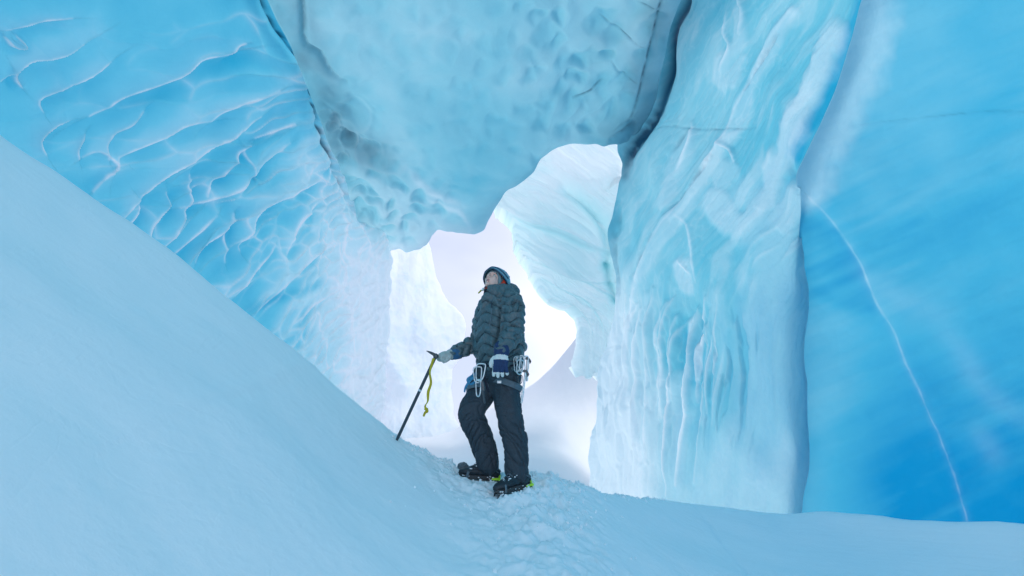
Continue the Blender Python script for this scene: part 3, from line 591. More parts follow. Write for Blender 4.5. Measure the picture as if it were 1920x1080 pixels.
for sd_, v in (('left', (-.1, 1, .1)), ('right', (.3, 1, 0)), ('bottom', (0, 1, .2))): P, A = roll(P, A, sd_, v, r=.10, far=1.2)
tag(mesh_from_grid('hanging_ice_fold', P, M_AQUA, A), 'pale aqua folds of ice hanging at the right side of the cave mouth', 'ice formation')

# ------------------------------------------------------------------ white ice pillar outside the mouth
px, py = coons([(640, 380), (636, 600), (634, 860)],
               [(786, 400), (798, 462), (808, 505), (822, 535), (834, 560), (850, 578), (865, 606), (864, 640), (856, 668), (842, 690), (838, 720), (842, 760), (848, 790), (868, 815), (890, 850)],
               [(640, 380), (786, 400)], [(634, 860), (760, 870), (890, 850)], 200, 320)
fz = tps([(700, 450, 'y', 18), (795, 470, 'y', 18.2), (860, 610, 'y', 18.0), (845, 700, 'y', 17.8), (780, 620, 'y', 16.6), (740, 600, 'y', 16.8), (720, 800, 'y', 15.8), (850, 800, 'y', 16.8), (640, 600, 'y', 18)])
d = rays(px, py); P = np.array([0, 0, CAMZ]) + d * fz(px, py)[..., None]; nrm = grid_normals(P)
f1, f2, c1 = worley((px + .5 * py) * .030 + .4 * fbm(px * .02, py * .02, 701, 3), (py - .5 * px) * .045, 703)
H = .10 * fbm(px * .02, py * .012, 705, 4, .5) - .02 * np.exp(-(f1 / .5) ** 2) + .012 * fbm(px * .08, py * .05, 707, 4, .6)
pale = .82 + .5 * fbm(px * .03, py * .02, 709, 5, .6); frost = .35 + .5 * np.exp(-(f2 - f1) / .12) + .4 * sst(830, 866, px); dirt_shade = np.zeros_like(px)
dd, sd, tt = segdist(px, py, [(726, 620), (732, 670), (742, 700), (750, 730)]); H += .5 * np.exp(-(dd / 24) ** 2); frost -= .3 * np.exp(-(dd / 26) ** 2)
dd, sd, tt = segdist(px, py, [(735, 480), (727, 560), (722, 620)]); H += .15 * np.exp(-(dd / 8) ** 2)
A = np.stack([frost, pale, dirt_shade], -1); P = P + nrm * H[..., None]
for sd_, v in (('right', (-.4, 1, 0)), ('top', (0, 1, .3))): P, A = roll(P, A, sd_, v, r=.25, far=2.5)
tag(mesh_from_grid('ice_pillar', P, M_WHITE, A), 'bright white ice pillar standing outside the cave mouth, left of the climber', 'ice pillar')

# ------------------------------------------------------------------ snow slope beyond the mouth
px, py = coons([(700, 800), (700, 980)], [(1300, 480), (1300, 1040)],
               [(700, 830), (800, 826), (850, 817), (885, 806), (925, 786), (965, 762), (1000, 738), (1035, 705), (1060, 678), (1082, 648), (1110, 610), (1160, 550), (1300, 480)], [(700, 980), (900, 1000), (1300, 1040)], 260, 160)
fz = tps([(700, 830, 'y', 15.5), (850, 817, 'y', 16), (1000, 738, 'y', 17), (1090, 640, 'y', 17), (1300, 480, 'y', 15), (860, 900, 'y', 10.5), (1000, 900, 'y', 10), (1150, 900, 'y', 13.0), (1000, 820, 'y', 13.5), (1300, 900, 'y', 14), (900, 1000, 'y', 8.3), (1250, 1020, 'y', 11)])
d = rays(px, py); P = np.array([0, 0, CAMZ]) + d * fz(px, py)[..., None]; nrm = grid_normals(P)
x, y = P[..., 0], P[..., 1]
H = .07 * fbm(x * .5, y * .35, 801, 2) + .008 * fbm(x * 2, y * 2, 803, 3)
P = P + nrm * H[..., None]
P, A = roll(P, np.zeros_like(P), 'top', (.1, 1, -.4), r=.4, far=5)
tag(mesh_from_grid('snow_slope', P, M_FARSNOW), 'pale lavender snow slope outside the mouth behind the climber', kind='structure')

# ================================================================== the climber
def simple_mat(name, col, rough=.7, metal=0.0, noise=.25, nscale=60, bump=.2, sheen=0):
    m, N, L = mat_new(name)
    out = N.new('ShaderNodeOutputMaterial'); pr = N.new('ShaderNodeBsdfPrincipled'); tc = N.new('ShaderNodeTexCoord')
    n = N.new('ShaderNodeTexNoise'); n.inputs['Scale'].default_value = nscale; n.inputs['Detail'].default_value = 5; L.new(tc.outputs['Object'], n.inputs[0])
    dk = tuple(c * (1 - noise) for c in col); lt = tuple(min(1, c * (1 + noise)) for c in col)
    L.new(mixc(N, L, n.outputs['Fac'], dk, lt), pr.inputs['Base Color']); pr.inputs['Roughness'].default_value = rough; pr.inputs['Metallic'].default_value = metal
    pr.inputs['Sheen Weight'].default_value = sheen
    b = N.new('ShaderNodeBump'); b.inputs['Strength'].default_value = bump; b.inputs['Distance'].default_value = .003
    L.new(n.outputs['Fac'], b.inputs['Height']); L.new(b.outputs[0], pr.inputs['Normal']); L.new(pr.outputs[0], out.inputs[0])
    return m
M_JACKET = simple_mat('jacket_nylon', (.072, .122, .140), .40, nscale=35, noise=.25)
M_TRIM_SHADE = simple_mat('trim_and_groove_shade', (.018, .035, .05), .6)  # dark hem and zip trim; also paints shade into the quilting grooves
M_TROUSER = simple_mat('trouser_fabric', (.028, .044, .060), .7, nscale=90, noise=.45)
M_SKIN = simple_mat('skin', (.78, .50, .42), .5, noise=.1, nscale=30, bump=.1)
M_LIP = simple_mat('lips', (.50, .20, .19), .45, noise=.1)
M_EYE = simple_mat('eye', (.55, .55, .52), .2, noise=.05, bump=0); M_IRIS = simple_mat('iris', (.03, .03, .03), .2, bump=0)
M_HELM = simple_mat('helmet_shell', (.16, .33, .40), .28, noise=.15, nscale=12, bump=.05)
M_HELMDARK = simple_mat('helmet_trim', (.02, .07, .13), .4, noise=.1)
M_HOOD = simple_mat('grey_knit', (.16, .25, .28), .85, noise=.2)
M_BUFF = simple_mat('dark_knit', (.015, .02, .035), .9)
M_RED = simple_mat('red_webbing', (.65, .06, .03), .6, noise=.1)
M_GLOVE_W = simple_mat('white_leather', (.68, .72, .70), .7, noise=.18, nscale=50)
M_GLOVE_G = simple_mat('grey_leather', (.42, .47, .45), .7, noise=.35, nscale=45)
M_GLOVE_B = simple_mat('navy_cotton', (.014, .040, .115), .85, noise=.25)
M_CUFFB = simple_mat('blue_cuff', (.03, .12, .24), .8)
M_BOOT = simple_mat('boot_leather', (.016, .026, .036), .55, noise=.4, nscale=40)
M_RUBBER = simple_mat('rubber', (.05, .055, .06), .7)
M_STEEL = simple_mat('dark_steel', (.10, .11, .12), .35, metal=.8, noise=.3)
M_ALU = simple_mat('aluminium', (.72, .75, .76), .3, metal=.85, noise=.15)
M_LIME = simple_mat('lime_plastic', (.50, .85, .03), .4, noise=.08)
M_STRAP = simple_mat('grey_webbing', (.11, .15, .18), .8)
M_BLUEWEB = simple_mat('blue_sling', (.04, .22, .38), .8)
M_YEL = simple_mat('yellow_webbing', (.50, .40, .015), .75, noise=.3, nscale=50)
M_SHAFT = simple_mat('shaft_paint', (.035, .055, .07), .35, noise=.2)
M_CLUMP = simple_mat('snow_clump', (.85, .89, .93), .8, noise=.05, nscale=40)
M_STONE = simple_mat('frosted_stone', (.12, .15, .17), .9, noise=.6, nscale=60)

def crv(vals, n):
    p = np.array(vals, float)
    if p.ndim == 1: p = p[:, None]
    out = []
    for s_ in np.linspace(0, len(p) - 1, n):
        i = min(int(s_), len(p) - 2); t = s_ - i; p0 = p[max(i - 1, 0)]; p1 = p[i]; p2 = p[i + 1]; p3 = p[min(i + 2, len(p) - 1)]
        out.append(.5 * (2 * p1 + (p2 - p0) * t + (2 * p0 - 5 * p1 + 4 * p2 - p3) * t * t + (3 * p1 - p0 - 3 * p2 + p3) * t ** 3))
    return np.array(out)
def loft(pts, ra, rb=None, side=(1, 0, 0), n=24, m=None, cap=True, closed=False):
    """closed tube: points, radius along 'side', radius across it"""
    rb = ra if rb is None else rb
    m = m or max(2, (len(pts) - 1) * 5 + 1)
    P = crv([tuple(p) for p in pts], m); A = crv(ra, m)[:, 0]; B = crv(rb, m)[:, 0]
    T = np.gradient(P, axis=0)
    if closed: T[0] = T[-1] = P[1] - P[-2]
    T /= np.linalg.norm(T, axis=1, keepdims=True)
    if cap:   # rounded ends
        ex = []; 
        for (p, t, a, b) in ((P[0], -T[0], A[0], B[0]), (P[-1], T[-1], A[-1], B[-1])):
            e = []
            for k in (.35, .65, .88, .985):
                c = math.sqrt(1 - k * k); e.append((p + t * k * min(a, b), a * c, b * c))
            ex.append(e)
        P = np.array([e[0] for e in ex[0][::-1]] + list(P) + [e[0] for e in ex[1]])
        A = np.array([e[1] for e in ex[0][::-1]] + list(A) + [e[1] for e in ex[1]])
        B = np.array([e[2] for e in ex[0][::-1]] + list(B) + [e[2] for e in ex[1]])
        T = np.concatenate([np.repeat(T[:1], 4, 0), T, np.repeat(T[-1:], 4, 0)])
    V = []; s_prev = np.array(side, float)
    for i in range(len(P)):
        s_ = s_prev - T[i] * np.dot(s_prev, T[i]); s_ /= np.linalg.norm(s_) + 1e-9; u = np.cross(T[i], s_)
        if closed or len(np.shape(side)) == 1 and not closed: pass
        s_prev = s_ * .5 + np.array(side, float) * .5 if not closed else s_
        for k in range(n):
            th = 2 * math.pi * k / n; V.append(P[i] + s_ * A[i] * math.cos(th) + u * B[i] * math.sin(th))
    F = []; r = len(P)
    for i in range(r - 1):
        for k in range(n): F.append((i * n + k, i * n + (k + 1) % n, (i + 1) * n + (k + 1) % n, (i + 1) * n + k))
    F.append(tuple(range(n))[::-1]); F.append(tuple((r - 1) * n + k for k in range(n)))
    return V, F
def ball(c, r, rot=None, n=16):
    c = np.array(c, float); r = np.array([r] * 3 if np.isscalar(r) else r, float); V = []; F = []
    for i in range(1, n):
        ph = math.pi * i / n
        for k in range(2 * n):
            th = math.pi * k / n; q = np.array([math.sin(ph) * math.cos(th), math.sin(ph) * math.sin(th), math.cos(ph)]) * r
            V.append(c + (np.array(rot @ Vector(q)) if rot else q))
    m = 2 * n; t = np.array([0, 0, r[2]]); a = len(V); V.append(c + (np.array(rot @ Vector(t)) if rot else t)); V.append(c - (np.array(rot @ Vector(t)) if rot else t))
    for i in range(n - 2):
        for k in range(m): F.append((i * m + k, (i + 1) * m + k, (i + 1) * m + (k + 1) % m, i * m + (k + 1) % m))
    for k in range(m): F.append((a, k, (k + 1) % m)); F.append((a + 1, (n - 2) * m + (k + 1) % m, (n - 2) * m + k))
    return V, F
def boxm(c, h, M=None):
    V = [np.array([sx * h[0], sy * h[1], sz * h[2]]) + np.array(c) for sx in (-1, 1) for sy in (-1, 1) for sz in (-1, 1)]
    if M is not None: V = [np.array(M @ Vector(v)) for v in V]
    return V, [(0, 1, 3, 2), (4, 6, 7, 5), (0, 4, 5, 1), (2, 3, 7, 6), (0, 2, 6, 4), (1, 5, 7, 3)]
def xf(vf, M): return [np.array(M @ Vector(v)) for v in vf[0]], vf[1]
def joinm(parts):
    V = []; F = []
    for v, f in parts:
        o_ = len(V); V += [tuple(x) for x in v]; F += [tuple(i + o_ for i in q) for q in f]
    return V, F
def mesh_obj(name, parts, mat, parent=None, smooth=True, bevel=0):
    V, F = joinm(parts); me = bpy.data.meshes.new(name); me.from_pydata(V, [], F); me.validate()
    bm = bmesh.new(); bm.from_mesh(me); bmesh.ops.recalc_face_normals(bm, faces=bm.faces); bm.to_mesh(me); bm.free()
    for m in (mat if isinstance(mat, (list, tuple)) else [mat]): me.materials.append(m)
    ob = bpy.data.objects.new(name, me); COL.objects.link(ob)
    if parent: ob.parent = parent; ob.matrix_parent_inverse = parent.matrix_world.inverted()
    if bevel:
        b = ob.modifiers.new('bevel', 'BEVEL'); b.width = bevel; b.segments = 2; b.limit_method = 'ANGLE'
    for p in me.polygons: p.use_smooth = smooth
    return ob
def fused(name, parts, mat, parent=None, voxel=.008, smooth=4, disp=None):
    """fuse overlapping closed shapes into one continuous skin, then shape it with disp(V, N)"""
    V, F = joinm(parts); me = bpy.data.meshes.new('tmp'); me.from_pydata(V, [], F)
    bm = bmesh.new(); bm.from_mesh(me); bmesh.ops.recalc_face_normals(bm, faces=bm.faces); bm.to_mesh(me); bm.free()
    ob = bpy.data.objects.new(name, me); COL.objects.link(ob)
    r = ob.modifiers.new('r', 'REMESH'); r.mode = 'VOXEL'; r.voxel_size = voxel
    if smooth: q = ob.modifiers.new('s', 'SMOOTH'); q.iterations = smooth; q.factor = .5
    dg = bpy.context.evaluated_depsgraph_get(); dg.update(); me2 = bpy.data.meshes.new_from_object(ob.evaluated_get(dg))
    ob.modifiers.clear(); ob.data = me2; bpy.data.meshes.remove(me); me2.name = name
    n = len(me2.vertices); co = np.empty(n * 3, np.float32); no = np.empty(n * 3, np.float32)
    me2.vertices.foreach_get('co', co); me2.vertex_normals.foreach_get('vector', no); co = co.reshape(-1, 3).astype(float); no = no.reshape(-1, 3).astype(float)
    me2.materials.clear()
    for m in (mat if isinstance(mat, (list, tuple)) else [mat]): me2.materials.append(m)
    if disp:
        d_, sel = disp(co, no)
        co2 = co + no * d_[:, None]; me2.vertices.foreach_set('co', co2.astype(np.float32).ravel())
        if sel is not None:
            pol = np.empty(len(me2.polygons), np.int32); k = np.array([int(round(np.mean([sel[v] for v in p.vertices]))) if False else sel[p.vertices[0]] for p in me2.polygons], np.int32)
            me2.polygons.foreach_set('material_index', k)
    me2.polygons.foreach_set('use_smooth', np.ones(len(me2.polygons), bool)); me2.update()
    if parent: ob.parent = parent; ob.matrix_parent_inverse = parent.matrix_world.inverted()
    return ob
def bone_coords(co, a, b):
    a = np.array(a); b = np.array(b); d = b - a; l2 = d @ d; t = ((co - a) @ d) / l2; tc = np.clip(t, 0, 1); q = co - a - tc[:, None] * d; return t * math.sqrt(l2), np.linalg.norm(q, axis=1), q

FWD = Vector((-.86, -.51, 0)).normalized(); LFT = Vector((.51, -.86, 0)).normalized()      # he faces the left of the picture, half towards us
# joints (photo pixel, distance)
J = dict(neck=atv(941, 549, 4.12), chest=atv(934, 600, 4.10), waist=atv(936, 640, 4.09), hem=atv(938, 671, 4.08), pelvis=atv(935, 700, 4.10),
         shl=atv(959, 569, 3.97), ell=atv(963, 622, 3.88), wrl=atv(941, 655, 3.76), shr=atv(912, 584, 4.24), elr=atv(897, 636, 4.22), wrr=atv(850, 663, 4.06),
         hipr=atv(914, 706, 4.16), thr=atv(900, 740, 4.12), knr=atv(884, 775, 4.08), shr2=atv(897, 808, 4.14), sh3r=atv(908, 836, 4.18), anr=atv(915, 870, 4.20),
         hipl=atv(951, 706, 4.04), thl=atv(950, 740, 4.03), knl=atv(954, 772, 4.00), shl2=atv(961, 804, 4.03), sh3l=atv(967, 842, 4.06), anl=atv(969, 886, 4.08))
# head frame
HF = Vector((-.46, -.67, .56)).normalized(); HU = (Vector((.0, .0, 1)) - HF * HF.z).normalized(); HX = HU.cross(HF)
HC = atv(929, 530, 4.10)
HM = Matrix.Translation(HC) @ Matrix((HX, HF, HU)).transposed().to_4x4()
HR = Matrix((HX, HF, HU)).transposed()
def hp(x, y, z): return np.array(HM @ Vector((x, y, z)))
def hb(c, r): return ball(hp(*c), r, HR)

# ---- the body: one continuous figure, nearly all of it under the clothes
head = [hb((0, -.008, .020), (.074, .094, .086)), hb((0, .028, -.038), (.058, .058, .068)), hb((0, .066, -.098), (.024, .020, .017)), hb((.036, .022, -.072), (.022, .034, .026)), hb((-.036, .022, -.072), (.022, .034, .026)),
        loft([hp(0, .086, .012), hp(0, .100, -.012), hp(0, .106, -.032)], [.008, .009, .010], n=12), hb((.010, .096, -.036), (.008, .010, .007)), hb((-.010, .096, -.036), (.008, .010, .007)),
        loft([hp(-.036, .076, .026), hp(0, .088, .026), hp(.036, .076, .026)], [.009, .010, .009], n=12), hb((.034, .062, -.026), (.021, .022, .024)), hb((-.034, .062, -.026), (.021, .022, .024)),
        loft([hp(-.021, .078, -.063), hp(0, .091, -.060), hp(.021, .078, -.063)], [.004, .006, .004], n=10), loft([hp(-.018, .078, -.073), hp(0, .090, -.075), hp(.018, .078, -.073)], [.004, .0065, .004], n=10),
        loft([hp(0, -.015, -.05), tuple(J['neck'])], [.056, .062])]
sk = [loft([J['neck'], J['chest'], J['waist'], J['pelvis']], [.10, .15, .14, .15], [.08, .11, .10, .11], side=LFT),
      loft([J['neck'], J['shl'], J['ell'], J['wrl']], [.06, .055, .045, .032]), loft([J['neck'], J['shr'], J['elr'], J['wrr']], [.06, .055, .045, .032]),
      loft([J['hipr'], J['knr'], J['anr']], [.07, .045, .035]), loft([J['hipl'], J['knl'], J['anl']], [.07, .045, .035])]
def face_disp(co, no):
    inv = HM.inverted(); R3 = np.array(inv.to_3x3()); T3 = np.array(inv.translation); q = co @ R3.T + T3
    d_ = np.zeros(len(co))
    for sx in (-1, 1): d_ -= .007 * np.exp(-(((q[:, 0] - sx * .031) / .013) ** 2 + ((q[:, 2] - .004) / .009) ** 2)) * (q[:, 1] > .03)
    for sx in (-1, 1): d_ -= .004 * np.exp(-(((q[:, 0] - sx * .007) / .004) ** 2 + ((q[:, 2] + .043) / .004) ** 2)) * (q[:, 1] > .06)
    lip = (np.abs(q[:, 0]) < .020) & (q[:, 2] < -.056) & (q[:, 2] > -.079) & (q[:, 1] > .080)
    return d_, lip.astype(int)
person = fused('person', head + sk, [M_SKIN, M_LIP], None, voxel=.0055, smooth=2, disp=face_disp)
tag(person, 'climber in dark slate puffer jacket and helmet standing on the snow crest looking up', 'person')
for sx in (-1, 1):
    e = mesh_obj('eye', [hb((sx * .031, .069, .004), .0095)], M_EYE, person)
    mesh_obj('iris', [hb((sx * .031, .079, .006), (.0045, .0025, .0045))], M_IRIS, e)
    mesh_obj('eyebrow', [loft([hp(sx * .016, .088, .022), hp(sx * .032, .083, .025), hp(sx * .046, .070, .020)], [.003, .0035, .002], n=8)], M_BUFF, person)

# ---- jacket
jk = [loft([J['hem'], atv(937, 655, 4.085), J['waist'], atv(934, 620, 4.09), J['chest'], atv(936, 578, 4.11), atv(943, 560, 4.12), J['neck']],
           [.222, .245, .240, .238, .240, .225, .170, .085], [.175, .196, .188, .190, .185, .160, .115, .085], side=LFT, n=36),
      loft([atv(946, 566, 4.06), J['shl'], atv(963, 596, 3.90), J['ell'], atv(955, 638, 3.80), J['wrl']], [.085, .097, .084, .080, .070, .054], n=28),
      loft([atv(928, 572, 4.16), J['shr'], J['elr'], atv(880, 650, 4.16), J['wrr']], [.08, .085, .070, .064, .050], n=24),
      loft([atv(908, 577, 3.98), atv(914, 562, 3.95), atv(926, 547, 3.955), atv(943, 543, 4.00), atv(958, 546, 4.10), atv(964, 549, 4.22)], [.018, .020, .022, .026, .034, .040], [.030, .050, .062, .050, .046, .040], side=(0, 1, 0), n=16),
      loft([atv(908, 579, 4.03), atv(906, 569, 4.10), atv(914, 560, 4.20), atv(932, 549, 4.27), atv(955, 546, 4.25)], [.022, .024, .024, .026, .034], [.024, .030, .036, .044, .044], side=(0, 1, 0), n=16),
      ball(np.array(atv(955, 545, 4.17)), (.088, .085, .058)), ball(np.array(atv(950, 560, 4.10)), (.125, .12, .060)), ball(np.array(atv(922, 575, 4.10)), (.075, .10, .05))]
def jacket_disp(co, no):
    fw = np.array(FWD); lf = np.array(LFT); c = np.array(J['chest'])
    tl, dl_, ql = bone_coords(co, J['shl'], J['ell']); tl2, dl2, ql2 = bone_coords(co, J['ell'], J['wrl'])
    tr1, dr1, qr1 = bone_coords(co, J['shr'], J['elr']); tr2, dr2, qr2 = bone_coords(co, J['elr'], J['wrr'])
    rel = co - c; th = np.arctan2(rel @ lf, rel @ fw); z = co[:, 2]
    def tri(x): return np.abs((x % 1.0) - .5) * 2
    # chest baffles: chevrons; sleeves: scalloped rings
    ph = z / .085 + .75 * tri(th / 1.25 + .1)
    arms = [(tl, dl_, ql, .105), (.28 + tl2, dl2, ql2, .09), (tr1, dr1, qr1, .10), (.28 + tr2, dr2, qr2, .085)]
    which = np.zeros(len(co), int); dmin = np.full(len(co), 1e9); ph2 = np.zeros(len(co))
    for k, (t, d_, q, r) in enumerate(arms):
        ok = (d_ < r) & (d_ < dmin)
        a = np.arctan2(q @ np.array([0, 0, 1.]) , q @ lf) if k % 2 else np.arctan2(q @ fw, q @ lf)
        p = t / .075 + .55 * tri(a / 1.6)
        ph2 = np.where(ok, p, ph2); dmin = np.where(ok, d_, dmin); which = np.where(ok, 1, which)
    ph = np.where(which == 1, ph2, ph)
    nearc = np.linalg.norm(co - np.array(J['neck']), axis=1); inv = HM.inverted(); hz = (co @ np.array(inv.to_3x3()).T + np.array(inv.translation))[:, 2]
    col = hz > -.135
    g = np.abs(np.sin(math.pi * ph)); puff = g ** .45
    jit = fbm(th * 2.2 + which * 7, z * 9, 901, 3)
    wr = fbm(th * 2 + 3 * which + co[:, 0] * 9, z * 16 + co[:, 1] * 6, 903, 4, .6)
    amp = np.where(col, .3, 1.0)
    d_ = amp * (.024 * (puff - .75)) + .007 * wr + .008 * jit
    # big soft folds at the elbow and armpit
    d_ += np.where(which == 1, .010 * np.sin(co[:, 2] * 85 + 5 * np.sin(th * 3)) * np.exp(-(dmin / .12) ** 2) * .6, 0)
    gv = np.where((which == 0) & ~col & (co[:, 2] < J['shl'].z + .02), np.exp(-((np.minimum(dl_ , dl2 + .012) - .108) / .016) ** 2), 0); d_ -= .028 * gv
    # front zip groove
    zg = np.exp(-((th + .12) / .03) ** 2) * (which == 0) * ~col; d_ -= .010 * zg
    sel = ((g < .12) & ~col) .astype(int)  # shade in the quilting grooves painted with the dark material
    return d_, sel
jacket = fused('jacket', jk, [M_JACKET, M_TRIM_SHADE], person, voxel=.0055, smooth=5, disp=jacket_disp)
jacket['label'] = 'dark slate quilted down jacket'
mesh_obj('chest_zip', [loft([atv(921, 563, 3.92), atv(921.5, 585, 3.875), atv(918, 612, 3.865)], [.0035] * 3, n=8)], M_STRAP, jacket)
mesh_obj('zip_pull', [loft([atv(921.5, 566, 3.905), atv(922, 576, 3.885)], [.006, .005], n=8)], M_TRIM_SHADE, jacket)
mesh_obj('jacket_hem', [loft([np.array(J['hem']) + np.array([0, 0, -.050]) + .212 * math.cos(a) * np.array(LFT) + .166 * math.sin(a) * np.array(FWD) for a in np.linspace(0, 2 * math.pi, 17)], [.010] * 17, [.014] * 17, side=(0, 0, 1), n=10, m=60, cap=False, closed=True)], M_TRIM_SHADE, jacket)

# ---- trousers
ROWR = [J[k] for k in ('hipr', 'thr', 'knr', 'shr2', 'sh3r', 'anr')]; ROWL = [J[k] for k in ('hipl', 'thl', 'knl', 'shl2', 'sh3l', 'anl')]
tr_ = [loft([J['waist'] + Vector((0, 0, -.06)), atv(936, 690, 4.10), atv(934, 715, 4.10), atv(928, 728, 4.10)], [.185, .195, .175, .10], [.140, .150, .135, .09], side=LFT, n=32),
       loft(ROWR, [.118, .112, .103, .096, .094, .086], n=28), loft(ROWL, [.110, .104, .098, .100, .092, .088], n=28)]
def trouser_disp(co, no):
    d_ = np.zeros(len(co)); sel = np.zeros(len(co), int); best = np.full(len(co), 1e9); t_all = np.zeros(len(co)); a_all = np.zeros(len(co)); leg = np.zeros(len(co))
    for li, row in enumerate((ROWR, ROWL)):
        acc = 0
        for i in range(5):
            t, dd, q = bone_coords(co, row[i], row[i + 1]); ok = dd < best; a = np.arctan2(q @ np.array(LFT), q @ np.array(FWD))
            t_all = np.where(ok, acc + t, t_all); a_all = np.where(ok, a, a_all); leg = np.where(ok, li, leg); best = np.where(ok, dd, best); acc += (row[i + 1] - row[i]).length
    z = t_all
    knee = np.exp(-((z - .40) / .11) ** 2); low = np.exp(-((z - .60) / .13) ** 2); hip = np.exp(-((z - .08) / .09) ** 2)
    s1 = fbm(z * 9 + 1.1 * np.sin(a_all * 1.0 + leg * 2) + 20 * leg, np.cos(a_all) * .9 + np.sin(a_all) * .6 + 3 * leg, 911, 2, .5)
    rid = np.exp(-np.abs(s1) / .16)
    d_ = -(.005 + .014 * knee + .011 * low + .005 * hip) * (rid - .3) + .010 * fbm(z * 4 + leg * 9, np.cos(a_all) * .8, 913, 2) + .002 * fbm(z * 30, a_all * 4, 915, 2)
    seam = np.abs(((z - .66) + .05 * np.cos(a_all)) / .004) < 1
    d_ -= .003 * seam
    return d_, None
trousers = fused('trousers', tr_, [M_TROUSER], person, voxel=.0055, smooth=6, disp=trouser_disp)
trousers['label'] = 'dark navy shell trousers creased at the knees'

# ---- helmet, knit hood, neck gaiter, chin strap
def helmet_grid(off, zb=-.02):
    V = []; nph, nth = 18, 48
    for i in range(nph):
        for k in range(nth):
            th = 2 * math.pi * k / nth; f = math.sin(th)                 # f = 1 at the front
            low_ = -.022 + .030 * max(f, 0) ** 2 - .020 * max(-f, 0) - .004 * math.cos(2 * th)
            ph_end = math.pi / 2 + (-low_ + .0) / .098; ph = ph_end * (i + .001) / (nph - 1)
            r = np.array([.106 + off, .124 + off, .098 + off])
            q = np.array([math.sin(ph) * math.cos(th), math.sin(ph) * math.sin(th), math.cos(ph)]) * r
            q *= 1 + .018 * math.cos(th * 2) ** 2 * math.sin(ph) + (.010 * math.cos(6 * th) ** 8 * math.sin(ph) if off > 0 else 0)
            V.append(q + np.array([0, -.006, .028]))
    return V, nph, nth
Vo, nph, nth = helmet_grid(.0035); Vi, _, _ = helmet_grid(-.004); V = Vo + Vi; nn = len(Vo); F = []
for i in range(nph - 1):
    for k in range(nth):
        a_, b_, c_, d_ = i * nth + k, i * nth + (k + 1) % nth, (i + 1) * nth + (k + 1) % nth, (i + 1) * nth + k
        F.append((a_, b_, c_, d_)); F.append((nn + d_, nn + c_, nn + b_, nn + a_))
for k in range(nth): F.append(((nph - 1) * nth + k, (nph - 1) * nth + (k + 1) % nth, nn + (nph - 1) * nth + (k + 1) % nth, nn + (nph - 1) * nth + k))
helmet = mesh_obj('helmet', [xf((V, F), HM)], M_HELM, person); helmet['label'] = 'grey-blue climbing helmet'
rim = [HM @ Vector(Vo[(nph - 1) * nth + k % nth]) for k in range(nth + 1)]
mesh_obj('helmet_rim', [loft(rim, [.0055] * len(rim), side=(0, 0, 1), n=8, m=97, cap=False, closed=True)], M_HELMDARK, helmet)
band = [HM @ Vector(Vo[(nph - 4) * nth + k % nth]) for k in range(nth // 2 + 1)]
mesh_obj('helmet_stripe', [loft(band, [.010] * len(band), [.004] * len(band), side=tuple(HU), n=8, m=60)], M_HELMDARK, helmet)
for sx in (-1, 1):
    for (ya, yb, xx) in ((.02, -.04, .055), (.03, -.03, .09)):
        mesh_obj('vent', [loft([hp(sx * xx, ya, .112 if xx < .06 else .075), hp(sx * xx, yb, .118 if xx < .06 else .080)], [.008, .008], [.006, .006], n=8)], M_HELMDARK, helmet)
op = [(0, .086, .043), (.040, .072, .036), (.064, .042, .008), (.069, .018, -.036), (.066, -.005, -.075), (.045, -.03, -.11)]
ring = [hp(*p) for p in op[::-1]] + [hp(-x, y, z) for x, y, z in op[1:]]
hood = fused('knit_hood', [loft(ring, [.013] * len(ring), [.010] * len(ring), n=12, m=60), hb((0, -.024, .010), (.082, .092, .088)), hb((0, -.03, -.05), (.074, .074, .07))], M_HOOD, person, voxel=.005, smooth=3)
mesh_obj('neck_gaiter', [loft([atv(919, 572, 4.09), atv(919, 560, 4.08), hp(0, .022, -.098)], [.072, .062, .050], [.070, .060, .042], side=tuple(HX), n=28)], M_BUFF, person)
for sx in (-1, 1):
    st_ = mesh_obj('chin_strap', [loft([hp(sx * .086, .0, .006), hp(sx * .079, .006, -.040), hp(sx * .060, .030, -.095), hp(0, .060, -.130)], [.010, .009, .006, .005], [.003] * 4, side=tuple(HF), n=8)], M_RED, helmet)
mesh_obj('ear_pad', [ball(hp(.086, -.016, -.012), (.010, .020, .024), HR)], M_RED, helmet)
mesh_obj('strap_buckle', [boxm((0, 0, 0), (.010, .007, .014), Matrix.Translation(hp(-.03, .060, -.140)) @ HR.to_4x4())], M_GLOVE_W, helmet, bevel=.003)
mesh_obj('whistle', [loft([hp(-.045, .060, -.150), hp(-.050, .066, -.185)], [.007, .006], n=8)], M_YEL, helmet)

# ---- gloves: a palm, four unequal fingers and a thumb each
def glove(name, wrist, M, fingers, thumb, palm, mats, cuffr, band_fn, side):
    parts = [loft(palm[0], palm[1], palm[2], side=side, n=20)]
    for f, r in fingers: parts.append(loft(f, r, n=12))
    parts.append(loft(thumb[0], thumb[1], n=12)); parts.append(loft(cuffr[0], cuffr[1], n=20))
    parts = [xf(p, M) for p in parts]; inv = M.inverted()
    def dd(co, no):
        q = co @ np.array(inv.to_3x3()).T + np.array(inv.translation)
        return .0016 * fbm(q[:, 0] * 60, q[:, 1] * 60 + q[:, 2] * 40, 921, 3), band_fn(q)
    return fused(name, parts, mats, person, voxel=.0032, smooth=2, disp=dd)
